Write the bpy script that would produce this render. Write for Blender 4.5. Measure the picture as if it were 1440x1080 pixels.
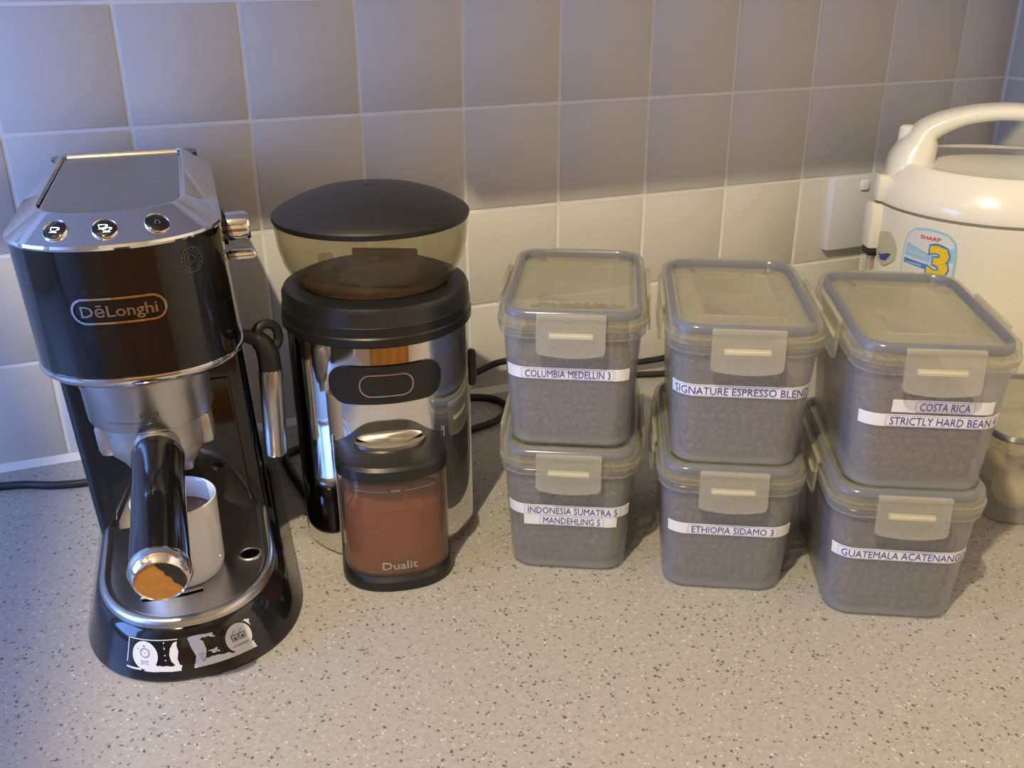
import bpy, bmesh, math, random
from math import sin, cos, pi, radians, sqrt, atan2
from mathutils import Vector, Matrix
random.seed(7)
S = bpy.context.scene
COL = S.collection
for o in list(bpy.data.objects):
    bpy.data.objects.remove(o, do_unlink=True)

# ------------------------------------------------------------------ camera
cam = bpy.data.cameras.new('camera')
cam.sensor_width = 36.0
cam.lens = 1356.66 / 1440 * 36.0
cam.clip_start = 0.01
cam_o = bpy.data.objects.new('camera', cam)
cam_o.location = (0.00374, -0.90371, 0.43062)
cam_o.rotation_euler = (1.15594, 0.00489, -0.36566)
COL.objects.link(cam_o)
S.camera = cam_o

# ------------------------------------------------------------------ world, lights, exposure
S.view_settings.view_transform = 'Standard'
S.view_settings.look = 'None'
S.view_settings.gamma = 1.0
S.view_settings.use_curve_mapping = False
S.view_settings.exposure = 0.0
S.cycles.transparent_max_bounces = 32
W = bpy.data.worlds.new('daylight')
S.world = W
W.use_nodes = True
W.node_tree.nodes['Background'].inputs[0].default_value = (0.35, 0.5, 0.9, 1)
W.node_tree.nodes['Background'].inputs[1].default_value = 1.0


def light(name, kind, loc, energy, color, target=None, **kw):
    d = bpy.data.lights.new(name, kind)
    d.energy = energy
    d.color = color
    for k, v in kw.items():
        setattr(d, k, v)
    o = bpy.data.objects.new(name, d)
    o.location = loc
    if target is not None:
        o.rotation_euler = (Vector(target) - Vector(loc)).to_track_quat('-Z', 'Y').to_euler()
    COL.objects.link(o)
    return o


WARM = (1.0, 0.85, 0.56)
# one warm ceiling downlight in the room, and daylight filling the window in the left wall
light('ceiling_lamp_offscreen', 'SPOT', (-0.40, -1.05, 1.52), 110, WARM, (-0.40, -1.05, 0.0),
      spot_size=radians(165), spot_blend=0.3, shadow_soft_size=0.018)
light('window_left_offscreen', 'AREA', (-0.87, -0.34, 0.39), 9.0, (0.18, 0.38, 1.0), (0.5, -0.34, 0.39),
      shape='RECTANGLE', size=0.46, size_y=0.56)


# ------------------------------------------------------------------ materials
def nodes_of(m):
    m.use_nodes = True
    return m.node_tree


def mat(name, color, rough=0.5, metal=0.0, spec=0.5, emit=None, estr=0.0, coat=0.0, bump=None, var=None, aniso=0.0):
    m = bpy.data.materials.new(name)
    t = nodes_of(m)
    b = t.nodes['Principled BSDF']
    b.inputs['Base Color'].default_value = (*color, 1)
    b.inputs['Roughness'].default_value = rough
    b.inputs['Metallic'].default_value = metal
    b.inputs['Specular IOR Level'].default_value = spec
    b.inputs['Coat Weight'].default_value = coat
    b.inputs['Anisotropic'].default_value = aniso
    if emit:
        b.inputs['Emission Color'].default_value = (*emit, 1)
        b.inputs['Emission Strength'].default_value = estr
    if bump or var:
        tc = t.nodes.new('ShaderNodeTexCoord')
        if bump:
            n = t.nodes.new('ShaderNodeTexNoise')
            n.inputs['Scale'].default_value = bump[0]
            n.inputs['Detail'].default_value = 4
            bp = t.nodes.new('ShaderNodeBump')
            bp.inputs['Strength'].default_value = bump[1]
            bp.inputs['Distance'].default_value = bump[2]
            t.links.new(tc.outputs['Object'], n.inputs['Vector'])
            t.links.new(n.outputs['Fac'], bp.inputs['Height'])
            t.links.new(bp.outputs['Normal'], b.inputs['Normal'])
        if var:                                   # (scale, second colour)
            n = t.nodes.new('ShaderNodeTexNoise')
            n.inputs['Scale'].default_value = var[0]
            n.inputs['Detail'].default_value = 3
            mx = t.nodes.new('ShaderNodeMix')
            mx.data_type = 'RGBA'
            mx.inputs['A'].default_value = (*color, 1)
            mx.inputs['B'].default_value = (*var[1], 1)
            t.links.new(tc.outputs['Object'], n.inputs['Vector'])
            t.links.new(n.outputs['Fac'], mx.inputs['Factor'])
            t.links.new(mx.outputs['Result'], b.inputs['Base Color'])
    return m


def clear_plastic(name, tint, base, fac, rough=0.3, transl=0.4):
    """cloudy see-through plastic: a share of the light passes straight through, the rest scatters"""
    m = bpy.data.materials.new(name)
    t = nodes_of(m)
    t.nodes.remove(t.nodes['Principled BSDF'])
    out = t.nodes['Material Output']
    tr = t.nodes.new('ShaderNodeBsdfTransparent')
    tr.inputs[0].default_value = (*tint, 1)
    df = t.nodes.new('ShaderNodeBsdfDiffuse')
    df.inputs[0].default_value = (*base, 1)
    tl = t.nodes.new('ShaderNodeBsdfTranslucent')
    tl.inputs[0].default_value = (*base, 1)
    m1 = t.nodes.new('ShaderNodeMixShader')
    m1.inputs[0].default_value = transl
    t.links.new(df.outputs[0], m1.inputs[1])
    t.links.new(tl.outputs[0], m1.inputs[2])
    m2 = t.nodes.new('ShaderNodeMixShader')
    m2.inputs[0].default_value = fac
    t.links.new(tr.outputs[0], m2.inputs[1])
    t.links.new(m1.outputs[0], m2.inputs[2])
    gl = t.nodes.new('ShaderNodeBsdfGlossy')
    gl.inputs['Roughness'].default_value = rough
    lw_ = t.nodes.new('ShaderNodeLayerWeight')     # same gloss on either side of the thin wall
    pw = t.nodes.new('ShaderNodeMath')
    pw.operation = 'POWER'
    pw.inputs[1].default_value = 4.0
    fr = t.nodes.new('ShaderNodeMath')
    fr.operation = 'MULTIPLY_ADD'
    fr.inputs[1].default_value = 0.55
    fr.inputs[2].default_value = 0.03
    t.links.new(lw_.outputs['Facing'], pw.inputs[0])
    t.links.new(pw.outputs[0], fr.inputs[0])
    m3 = t.nodes.new('ShaderNodeMixShader')
    t.links.new(fr.outputs[0], m3.inputs[0])
    t.links.new(m2.outputs[0], m3.inputs[1])
    t.links.new(gl.outputs[0], m3.inputs[2])
    t.links.new(m3.outputs[0], out.inputs[0])
    return m


def speckled(name):
    m = bpy.data.materials.new(name)
    t = nodes_of(m)
    b = t.nodes['Principled BSDF']
    b.inputs['Roughness'].default_value = 0.38
    b.inputs['Specular IOR Level'].default_value = 0.35
    tc = t.nodes.new('ShaderNodeTexCoord')

    def mix(a, bb, fac):
        x = t.nodes.new('ShaderNodeMix')
        x.data_type = 'RGBA'
        for s, v in (('A', a), ('B', bb)):
            if isinstance(v, tuple):
                x.inputs[s].default_value = (*v, 1)
            else:
                t.links.new(v, x.inputs[s])
        t.links.new(fac, x.inputs['Factor'])
        return x.outputs['Result']

    def specks(scale, dens, size):
        v = t.nodes.new('ShaderNodeTexVoronoi')
        v.inputs['Scale'].default_value = scale
        nz = t.nodes.new('ShaderNodeTexNoise')
        nz.inputs['Scale'].default_value = scale * 1.4
        ad = t.nodes.new('ShaderNodeMixRGB')
        ad.blend_type = 'ADD'
        ad.inputs[0].default_value = 0.0035
        t.links.new(tc.outputs['Object'], ad.inputs[1])
        t.links.new(tc.outputs['Object'], nz.inputs['Vector'])
        t.links.new(nz.outputs['Color'], ad.inputs[2])
        t.links.new(ad.outputs[0], v.inputs['Vector'])
        sp = t.nodes.new('ShaderNodeSeparateColor')
        t.links.new(v.outputs['Color'], sp.inputs[0])
        g = t.nodes.new('ShaderNodeMath')
        g.operation = 'LESS_THAN'
        g.inputs[1].default_value = dens
        t.links.new(sp.outputs[0], g.inputs[0])
        r = t.nodes.new('ShaderNodeMath')
        r.operation = 'MULTIPLY'
        t.links.new(sp.outputs[1], r.inputs[0])
        r.inputs[1].default_value = size
        l = t.nodes.new('ShaderNodeMath')
        l.operation = 'LESS_THAN'
        t.links.new(v.outputs['Distance'], l.inputs[0])
        t.links.new(r.outputs[0], l.inputs[1])
        k = t.nodes.new('ShaderNodeMath')
        k.operation = 'MULTIPLY'
        t.links.new(g.outputs[0], k.inputs[0])
        t.links.new(l.outputs[0], k.inputs[1])
        return k.outputs[0]
    n = t.nodes.new('ShaderNodeTexNoise')
    n.inputs['Scale'].default_value = 260
    n.inputs['Detail'].default_value = 5
    t.links.new(tc.outputs['Object'], n.inputs['Vector'])
    c = mix((0.29, 0.275, 0.255), (0.44, 0.42, 0.395), n.outputs['Fac'])
    c = mix(c, (0.25, 0.235, 0.215), specks(520, 0.30, 0.50))
    c = mix(c, (0.62, 0.60, 0.56), specks(560, 0.20, 0.45))
    c = mix(c, (0.11, 0.10, 0.095), specks(470, 0.15, 0.60))
    t.links.new(c, b.inputs['Base Color'])
    return m


def wood(name, a, bcol, rough=0.4):
    m = bpy.data.materials.new(name)
    t = nodes_of(m)
    b = t.nodes['Principled BSDF']
    b.inputs['Roughness'].default_value = rough
    tc = t.nodes.new('ShaderNodeTexCoord')
    mp = t.nodes.new('ShaderNodeMapping')
    mp.inputs['Scale'].default_value = (14, 14, 1.2)
    n = t.nodes.new('ShaderNodeTexNoise')
    n.inputs['Scale'].default_value = 3
    n.inputs['Detail'].default_value = 6
    r = t.nodes.new('ShaderNodeValToRGB')
    r.color_ramp.elements[0].color = (*a, 1)
    r.color_ramp.elements[0].position = 0.35
    r.color_ramp.elements[1].color = (*bcol, 1)
    r.color_ramp.elements[1].position = 0.65
    t.links.new(tc.outputs['Object'], mp.inputs['Vector'])
    t.links.new(mp.outputs['Vector'], n.inputs['Vector'])
    t.links.new(n.outputs['Fac'], r.inputs['Fac'])
    t.links.new(r.outputs['Color'], b.inputs['Base Color'])
    return m


M = dict(
    tile=mat('tile_glaze', (0.60, 0.585, 0.555), 0.32, spec=0.45, bump=(26, 0.25, 0.002), var=(6, (0.64, 0.62, 0.585))),
    grout=mat('grout', (0.84, 0.83, 0.81), 0.85, var=(60, (0.76, 0.75, 0.73))),
    plaster=mat('plaster', (0.66, 0.63, 0.58), 0.9, bump=(80, 0.1, 0.001)),
    ceiling=mat('ceiling_paint', (0.75, 0.73, 0.70), 0.95, bump=(60, 0.1, 0.001)),
    floor=wood('floor_boards', (0.42, 0.19, 0.05), (0.58, 0.29, 0.09), 0.35),
    counter=speckled('speckled_laminate'),
    wood=wood('cabinet_wood', (0.40, 0.19, 0.055), (0.55, 0.29, 0.10), 0.4),
    carcass=mat('pale_melamine', (0.58, 0.55, 0.53), 0.5, var=(5, (0.55, 0.52, 0.50))),
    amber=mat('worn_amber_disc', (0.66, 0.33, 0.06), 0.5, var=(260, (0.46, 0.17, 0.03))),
    faint=mat('faint_print', (0.075, 0.073, 0.07), 0.5, var=(90, (0.05, 0.05, 0.05))),
    bead=mat('sealant', (0.74, 0.73, 0.70), 0.5, var=(40, (0.66, 0.64, 0.6))),
    gloss_black=mat('gloss_black_plastic', (0.006, 0.006, 0.007), 0.10, spec=0.5, coat=0.3, bump=(9, 0.02, 0.001)),
    black=mat('satin_black_plastic', (0.012, 0.012, 0.013), 0.33, bump=(500, 0.05, 0.0004)),
    lid_black=mat('hopper_lid_plastic', (0.015, 0.014, 0.014), 0.42, bump=(700, 0.08, 0.0004)),
    rubber=mat('black_rubber', (0.012, 0.012, 0.012), 0.55, bump=(400, 0.1, 0.0003)),
    chrome=mat('chrome', (0.78, 0.77, 0.76), 0.06, 1.0, bump=(14, 0.02, 0.001)),
    steel=mat('brushed_steel', (0.55, 0.54, 0.53), 0.27, 1.0, aniso=0.5, bump=(300, 0.03, 0.0003)),
    plate=mat('warmer_plate_steel', (0.42, 0.41, 0.40), 0.34, 1.0, bump=(150, 0.05, 0.0004)),
    cast=mat('cast_alloy', (0.52, 0.50, 0.48), 0.38, 0.9, bump=(200, 0.08, 0.0004)),
    icon=mat('lit_icon', (0.8, 0.9, 1.0), 0.4, emit=(0.62, 0.84, 1.0), estr=2.2, var=(10, (0.75, 0.87, 1.0))),
    grey_print=mat('grey_print', (0.28, 0.27, 0.26), 0.5, var=(90, (0.2, 0.19, 0.18))),
    dark_print=mat('dark_print', (0.04, 0.04, 0.045), 0.5, var=(90, (0.07, 0.07, 0.08))),
    white_print=mat('white_sticker', (0.74, 0.75, 0.78), 0.45, var=(120, (0.66, 0.67, 0.70))),
    ceramic=mat('white_ceramic', (0.80, 0.79, 0.78), 0.12, coat=0.4, var=(8, (0.77, 0.76, 0.75))),
    espresso=mat('espresso_crema', (0.13, 0.055, 0.022), 0.25, var=(60, (0.23, 0.11, 0.05))),
    bean=mat('roasted_bean', (0.035, 0.019, 0.011), 0.42, var=(70, (0.075, 0.042, 0.024))),
    grounds=mat('ground_coffee', (0.38, 0.14, 0.03), 0.95, bump=(350, 0.6, 0.002), var=(90, (0.55, 0.25, 0.06))),
    residue=mat('coffee_dust', (0.15, 0.075, 0.042), 0.5, bump=(300, 0.3, 0.001), var=(60, (0.045, 0.025, 0.016))),
    tub=clear_plastic('cloudy_tub', (0.93, 0.94, 0.95), (0.72, 0.72, 0.73), 0.228, 0.24, 0.35),
    tublid=clear_plastic('cloudy_lid', (0.94, 0.93, 0.86), (0.72, 0.70, 0.57), 0.30, 0.20, 0.45),
    latch=clear_plastic('cloudy_latch', (0.95, 0.94, 0.88), (0.84, 0.85, 0.80), 0.27, 0.2, 0.45),
    tabm=mat('latch_tab', (0.80, 0.76, 0.58), 0.4, var=(80, (0.76, 0.72, 0.55))),
    gasket=mat('blue_gasket', (0.03, 0.06, 0.20), 0.5, var=(60, (0.04, 0.07, 0.22))),
    hopper=clear_plastic('smoky_clear_plastic', (0.90, 0.88, 0.80), (0.45, 0.40, 0.30), 0.10, 0.08, 0.4),
    drawer=clear_plastic('smoky_brown_plastic', (0.88, 0.80, 0.76), (0.34, 0.27, 0.25), 0.22, 0.10, 0.4),
    tape=mat('label_tape', (0.80, 0.81, 0.84), 0.4, var=(60, (0.77, 0.78, 0.81))),
    ink=mat('blue_ink', (0.035, 0.055, 0.33), 0.5, var=(90, (0.05, 0.07, 0.36))),
    frame_ink=mat('pale_blue_ink', (0.18, 0.22, 0.42), 0.5, var=(90, (0.24, 0.28, 0.46))),
    cream=mat('cream_plastic', (0.80, 0.78, 0.68), 0.22, coat=0.25, var=(5, (0.78, 0.76, 0.66))),
    cream2=mat('cream_plastic_matt', (0.77, 0.75, 0.62), 0.4, var=(5, (0.74, 0.72, 0.60))),
    seam=mat('seam_gap', (0.30, 0.28, 0.24), 0.8, var=(30, (0.2, 0.19, 0.16))),
    socket=mat('socket_plastic', (0.66, 0.67, 0.72), 0.3, var=(20, (0.63, 0.64, 0.69))),
    red=mat('red_print', (0.62, 0.06, 0.05), 0.5, var=(90, (0.55, 0.07, 0.06))),
    yellow=mat('yellow_print', (0.85, 0.60, 0.03), 0.45, var=(60, (0.80, 0.54, 0.03))),
    blue=mat('blue_print', (0.05, 0.22, 0.60), 0.45, var=(60, (0.08, 0.30, 0.66))),
    ltblue=mat('pale_blue_print', (0.30, 0.55, 0.78), 0.45, var=(60, (0.38, 0.62, 0.80))),
    navy=mat('navy_print', (0.04, 0.06, 0.25), 0.5, var=(60, (0.05, 0.08, 0.3))),
    glue=mat('glue_mark', (0.50, 0.47, 0.34), 0.6, var=(150, (0.56, 0.53, 0.40))),
    orange=mat('orange_smear', (0.62, 0.30, 0.12), 0.6, var=(200, (0.72, 0.52, 0.34))),
    food=mat('pale_food', (0.80, 0.68, 0.42), 0.55, bump=(60, 0.4, 0.003), var=(45, (0.55, 0.38, 0.18))),
    slot=mat('dark_slot', (0.012, 0.011, 0.010), 0.7, var=(60, (0.02, 0.018, 0.016))),
)


# ------------------------------------------------------------------ mesh helpers
def tag(o, label=None, cat=None, group=None, kind=None):
    if label: o['label'] = label
    if cat: o['category'] = cat
    if group: o['group'] = group
    if kind: o['kind'] = kind
    return o


def thing(name, loc, rz, label, cat, group=None):
    o = bpy.data.objects.new(name, None)
    o.empty_display_size = 0.02
    o.location = loc
    o.rotation_euler = (0, 0, rz)
    COL.objects.link(o)
    return tag(o, label, cat, group)


SHEAR = [0.0]


def mk(name, verts, faces, m, parent=None, smooth=None, fix=True):
    k = SHEAR[0]
    if k:
        verts = [(v[0] - k * v[2], v[1], v[2]) for v in verts]
    me = bpy.data.meshes.new(name)
    me.from_pydata([tuple(v) for v in verts], [], faces)
    if fix:
        bm = bmesh.new()
        bm.from_mesh(me)
        bmesh.ops.remove_doubles(bm, verts=bm.verts, dist=1e-6)
        bmesh.ops.recalc_face_normals(bm, faces=bm.faces)
        bm.to_mesh(me)
        bm.free()
    me.materials.append(M[m] if isinstance(m, str) else m)
    if smooth is not None:
        for p in me.polygons:
            p.use_smooth = True
        me.set_sharp_from_angle(angle=radians(smooth))
    o = bpy.data.objects.new(name, me)
    if parent is not None:
        o.parent = parent
    COL.objects.link(o)
    return o


def join(*gs):
    V, F = [], []
    for v, f in gs:
        n = len(V)
        V += list(v)
        F += [tuple(i + n for i in q) for q in f]
    return V, F


def xform(g, mtx):
    return [tuple(mtx @ Vector(v)) for v in g[0]], g[1]


def loft(rings, cap0=True, cap1=True):
    """rings: list of equal-length closed point lists"""
    n = len(rings[0])
    V, F = [], []
    for r in rings:
        V += [tuple(p) for p in r]
    for k in range(len(rings) - 1):
        for i in range(n):
            j = (i + 1) % n
            F.append((k * n + i, k * n + j, (k + 1) * n + j, (k + 1) * n + i))
    if cap0:
        F.append(tuple(range(n - 1, -1, -1)))
    if cap1:
        F.append(tuple((len(rings) - 1) * n + i for i in range(n)))
    return V, F


def at_z(outline, z):
    return [(p[0], p[1], z) for p in outline]


def lathe(profile, seg=64, cx=0, cy=0, a0=None, a1=None):
    V, F = [], []
    full = a0 is None
    m = seg if full else seg + 1
    for i in range(m):
        a = 2 * pi * i / seg if full else a0 + (a1 - a0) * i / seg
        for r, z in profile:
            V.append((cx + r * sin(a), cy - r * cos(a), z))
    n = len(profile)
    for i in range(seg):
        j = (i + 1) % m
        for k in range(n - 1):
            F.append((i * n + k, j * n + k, j * n + k + 1, i * n + k + 1))
    return V, F


def rrect(w, d, r, n=6):
    pts = []
    for sx, sy, a in ((1, -1, -90), (1, 1, 0), (-1, 1, 90), (-1, -1, 180)):
        for k in range(n + 1):
            t = radians(a + 90 * k / n)
            pts.append((sx * (w / 2 - r) + r * cos(t), sy * (d / 2 - r) + r * sin(t)))
    return pts


def box(x0, x1, y0, y1, z0, z1, bev=0.0, seg=2):
    bm = bmesh.new()
    bmesh.ops.create_cube(bm, size=1)
    for v in bm.verts:
        v.co = ((x0 + x1) / 2 + v.co.x * (x1 - x0), (y0 + y1) / 2 + v.co.y * (y1 - y0), (z0 + z1) / 2 + v.co.z * (z1 - z0))
    if bev:
        bmesh.ops.bevel(bm, geom=bm.edges[:], offset=bev, segments=seg, profile=0.5, affect='EDGES')
    bm.verts.ensure_lookup_table()
    V = [tuple(v.co) for v in bm.verts]
    F = [tuple(v.index for v in f.verts) for f in bm.faces]
    bm.free()
    return V, F


def catmull(pts, sub=8):
    P = [Vector(p) for p in pts]
    P = [P[0] * 2 - P[1]] + P + [P[-1] * 2 - P[-2]]
    out = []
    for i in range(1, len(P) - 2):
        for k in range(sub):
            t = k / sub
            a, b, c, d = P[i - 1], P[i], P[i + 1], P[i + 2]
            out.append(0.5 * ((2 * b) + (c - a) * t + (2 * a - 5 * b + 4 * c - d) * t * t + (3 * b - a - 3 * c + d) * t ** 3))
    out.append(P[-2])
    return out


def tube(pts, rad, seg=12, sub=8, smooth=True, flat=None):
    """swept round (or flat=(rx,ry)) section; rad may be a list per control point"""
    P = catmull(pts, sub) if smooth else [Vector(p) for p in pts]
    n = len(P)

    def rr(i):
        if isinstance(rad, (int, float)):
            return rad
        f = i / (n - 1) * (len(rad) - 1)
        k = min(int(f), len(rad) - 2)
        return rad[k] + (rad[k + 1] - rad[k]) * (f - k)
    rings = []
    up = Vector((0, 0, 1))
    T0 = (P[1] - P[0]).normalized()
    if abs(T0.dot(up)) > 0.95:
        up = Vector((0, 1, 0))
    N = (up - T0 * up.dot(T0)).normalized()
    for i in range(n):
        T = (P[min(i + 1, n - 1)] - P[max(i - 1, 0)]).normalized()
        N = (N - T * N.dot(T)).normalized()
        B = T.cross(N)
        r = rr(i)
        a, b = (r, r) if flat is None else (r * flat[0], r * flat[1])
        rings.append([tuple(P[i] + N * (a * cos(2 * pi * k / seg)) + B * (b * sin(2 * pi * k / seg))) for k in range(seg)])
    return loft(rings)


def cyl_between(a, b, prof, seg=32):
    """lathe profile (r, t) along the axis a->b, t in metres from a"""
    a, b = Vector(a), Vector(b)
    q = (b - a).to_track_quat('Z', 'Y')
    V, F = lathe(prof, seg)
    return [tuple(a + q @ Vector(v)) for v in V], F


# flat art: 2-D shapes that are later mapped on to a surface
def poly2(pts):
    bm = bmesh.new()
    vs = [bm.verts.new((x, y, 0)) for x, y in pts]
    bm.faces.new(vs)
    bmesh.ops.triangulate(bm, faces=bm.faces[:])
    for _ in range(3):
        ed = [e for e in bm.edges if e.calc_length() > 0.005]
        if not ed:
            break
        bmesh.ops.subdivide_edges(bm, edges=ed, cuts=1)
        bmesh.ops.triangulate(bm, faces=bm.faces[:])
    bm.verts.ensure_lookup_table()
    g = [tuple(v.co) for v in bm.verts], [tuple(v.index for v in f.verts) for f in bm.faces]
    bm.free()
    return g


def circle2(cx, cy, r, n=28, ry=None):
    return [(cx + r * cos(2 * pi * k / n), cy + (ry or r) * sin(2 * pi * k / n)) for k in range(n)]


def stroke2(pts, w, closed=False):
    P = []
    q = list(pts) + ([pts[0]] if closed else [])
    for a, b in zip(q, q[1:]):                     # short steps, so that long lines follow curved surfaces
        k = max(1, int(math.hypot(b[0] - a[0], b[1] - a[1]) / 0.002))
        P += [Vector((a[0] + (b[0] - a[0]) * i / k, a[1] + (b[1] - a[1]) * i / k)) for i in range(k)]
    if not closed:
        P.append(Vector(q[-1]))
    n = len(P)
    V, F = [], []
    for i in range(n):
        if closed:
            t = (P[(i + 1) % n] - P[i - 1])
        else:
            t = P[min(i + 1, n - 1)] - P[max(i - 1, 0)]
        t.normalize()
        nn = Vector((-t.y, t.x)) * (w / 2)
        V += [(P[i].x + nn.x, P[i].y + nn.y, 0), (P[i].x - nn.x, P[i].y - nn.y, 0)]
    for i in range(n if closed else n - 1):
        j = (i + 1) % n
        F.append((2 * i, 2 * i + 1, 2 * j + 1, 2 * j))
    return V, F


def stadium2(w, h, r=None, n=8):
    return rrect(w, h, (r or h / 2) - 1e-5, n)


def text2(s, h, width=None, bold=0.0, cx=0, cy=0):
    """filled lettering, cap height h, optional total width, centred"""
    c = bpy.data.curves.new('lettering', 'FONT')
    c.body = s
    c.size = 1.0
    c.offset = bold
    c.resolution_u = 2
    o = bpy.data.objects.new('lettering', c)
    COL.objects.link(o)
    dg = bpy.context.evaluated_depsgraph_get()
    me = bpy.data.meshes.new_from_object(o.evaluated_get(dg))
    V = [v.co.copy() for v in me.vertices]
    F = [tuple(p.vertices) for p in me.polygons]
    bpy.data.objects.remove(o)
    bpy.data.curves.remove(c)
    bpy.data.meshes.remove(me)
    if not V:
        return [], []
    x0, x1 = min(v.x for v in V), max(v.x for v in V)
    k = h / 0.70
    kx = k if width is None else width / (x1 - x0)
    return [(cx + (v.x - (x0 + x1) / 2) * kx, cy + (v.y - 0.35) * k, 0) for v in V], F


def shift2(g, dx, dy, ang=0.0):
    c, s = cos(ang), sin(ang)
    return [(x * c - y * s + dx, x * s + y * c + dy, z) for x, y, z in g[0]], g[1]


def on(surf, g, off):
    """map flat art (x right, y up) through surf(x, y, off)"""
    return [tuple(surf(v[0], v[1], off)) for v in g[0]], g[1]


def flat(name, g, surf, off, m, parent, label=None):
    V, F = on(surf, g, off)
    o = mk(name, V, F, m, parent, fix=False)
    if label:
        o['label'] = label
    return o


class Path:
    """closed or open plan outline measured by arc length from a start point"""
    def __init__(self, pts, start):
        self.p = [Vector(q) for q in pts]
        self.c = [0.0]
        for a, b in zip(self.p, self.p[1:]):
            self.c.append(self.c[-1] + (b - a).length)
        best = min(range(len(self.p)), key=lambda i: (self.p[i] - Vector(start)).length)
        self.s0 = self.c[best]

    def at(self, s):
        s = min(max(s + self.s0, 0), self.c[-1] - 1e-9)
        lo, hi = 0, len(self.c) - 1
        while hi - lo > 1:
            mid = (lo + hi) // 2
            if self.c[mid] <= s: lo = mid
            else: hi = mid
        a, b = self.p[lo], self.p[lo + 1]
        t = (s - self.c[lo]) / (self.c[lo + 1] - self.c[lo])
        d = (b - a).normalized()
        # smooth the normal between neighbouring segments
        return a + (b - a) * t, Vector((d.y, -d.x))


# ------------------------------------------------------------------ the setting
XR, XL, YF, ZF, ZC = 0.974, -0.80, -2.9, -0.90, 1.55

wb = mk('wall_back', *box(XL - 0.1, XR + 0.12, 0.0010, 0.10, ZF, ZC), 'grout')
tag(wb, 'back wall behind the worktop with square off-white tiles', kind='structure')
wr = mk('wall_right', *box(XR + 0.0010, XR + 0.12, YF, 0.0010, ZF, ZC), 'grout')
tag(wr, 'side wall with square off-white tiles in the corner', kind='structure')
T, GAP = 0.10, 0.0029


def tile_mesh(w):
    g = box(-w / 2, w / 2, 0, 0.011, -T / 2 + GAP / 2, T / 2 - GAP / 2, 0.0013, 2)
    return g


tile_master = {}


def add_tile(parent, w, loc, rot):
    key = round(w, 4)
    if key not in tile_master:
        o = mk('tile', *tile_mesh(w), 'tile', parent, smooth=40)
        tile_master[key] = o
    else:
        o = bpy.data.objects.new('tile', tile_master[key].data)
        o.parent = parent
        COL.objects.link(o)
    o.location = loc
    o.rotation_euler = (random.uniform(-.002, .002), 0, rot + random.uniform(-.002, .002))
    return o


for j in range(5):
    for i in range(-7, 9):
        add_tile(wb, T - GAP, (i * T + T / 2, 0, j * T + T / 2), 0)
    w = XR - 0.9 - GAP
    add_tile(wb, w, (0.9 + GAP / 2 + w / 2, 0, j * T + T / 2), 0)
    for i in range(5):
        add_tile(wr, T - GAP, (XR, -i * T - T / 2 - 0.002, j * T + T / 2), -pi / 2)

# left wall with the window
WY0, WY1, WZ0, WZ1 = -0.62, -0.06, 0.06, 0.72
V, F = join(box(XL - 0.12, XL, YF, WY0, ZF, ZC), box(XL - 0.12, XL, WY1, 0.0075, ZF, ZC),
            box(XL - 0.12, XL, WY0, WY1, ZF, WZ0), box(XL - 0.12, XL, WY0, WY1, WZ1, ZC))
tag(mk('wall_left', V, F, 'plaster', fix=False), 'plain painted wall with a window opening', kind='structure')
wn = mk('window_1', *join(box(XL - 0.09, XL - 0.04, WY0, WY0 + 0.05, WZ0, WZ1), box(XL - 0.09, XL - 0.04, WY1 - 0.05, WY1, WZ0, WZ1),
                          box(XL - 0.09, XL - 0.04, WY0 + 0.05, WY1 - 0.05, WZ0, WZ0 + 0.05),
                          box(XL - 0.09, XL - 0.04, WY0 + 0.05, WY1 - 0.05, WZ1 - 0.05, WZ1)), 'ceramic', fix=False)
tag(wn, 'white window frame letting in blue daylight', kind='structure')
tag(mk('wall_front', *box(XL - 0.12, XR + 0.12, YF - 0.1, YF, ZF, ZC), 'plaster'), 'plain painted wall across the kitchen', kind='structure')
tag(mk('floor', *box(XL - 0.12, XR + 0.12, YF - 0.1, 0.1, ZF - 0.05, ZF), 'floor'), 'wooden kitchen floor', kind='structure')
tag(mk('ceiling', *box(XL - 0.12, XR + 0.12, YF - 0.1, 0.1, ZC, ZC + 0.05), 'ceiling'), 'white kitchen ceiling', kind='structure')

# worktop with rounded front edge
prof = [(0.0075, -0.038), (0.0075, 0.0), (-0.60, 0.0)]
for k in range(1, 7):
    a = radians(15 * k)
    prof.append((-0.60 - 0.02 * sin(a), -0.02 + 0.02 * cos(a)))
prof += [(-0.62, -0.038)]
V = [(x, y, z) for x in (XL, XR + 0.0075) for y, z in prof]
n = len(prof)
F = [tuple(range(n)), tuple(range(2 * n - 1, n - 1, -1))] + [(i, (i + 1) % n, n + (i + 1) % n, n + i) for i in range(n)]
tag(mk('worktop', V, F, 'counter', smooth=35), 'speckled grey-beige laminate worktop under all the appliances', 'worktop')
bead = [(0.0, 0.0), (-0.006, 0.0), (-0.0045, 0.0018), (-0.0018, 0.0045), (0.0, 0.006)]
V = [(x, y, z) for x in (XL, XR) for y, z in bead]
n = len(bead)
F = [tuple(range(n)), tuple(range(2 * n - 1, n - 1, -1))] + [(i, (i + 1) % n, n + (i + 1) % n, n + i) for i in range(n)]
tag(mk('trim_1', V, F, 'bead', smooth=50), 'white sealant bead where the tiles meet the worktop', kind='structure')


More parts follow.
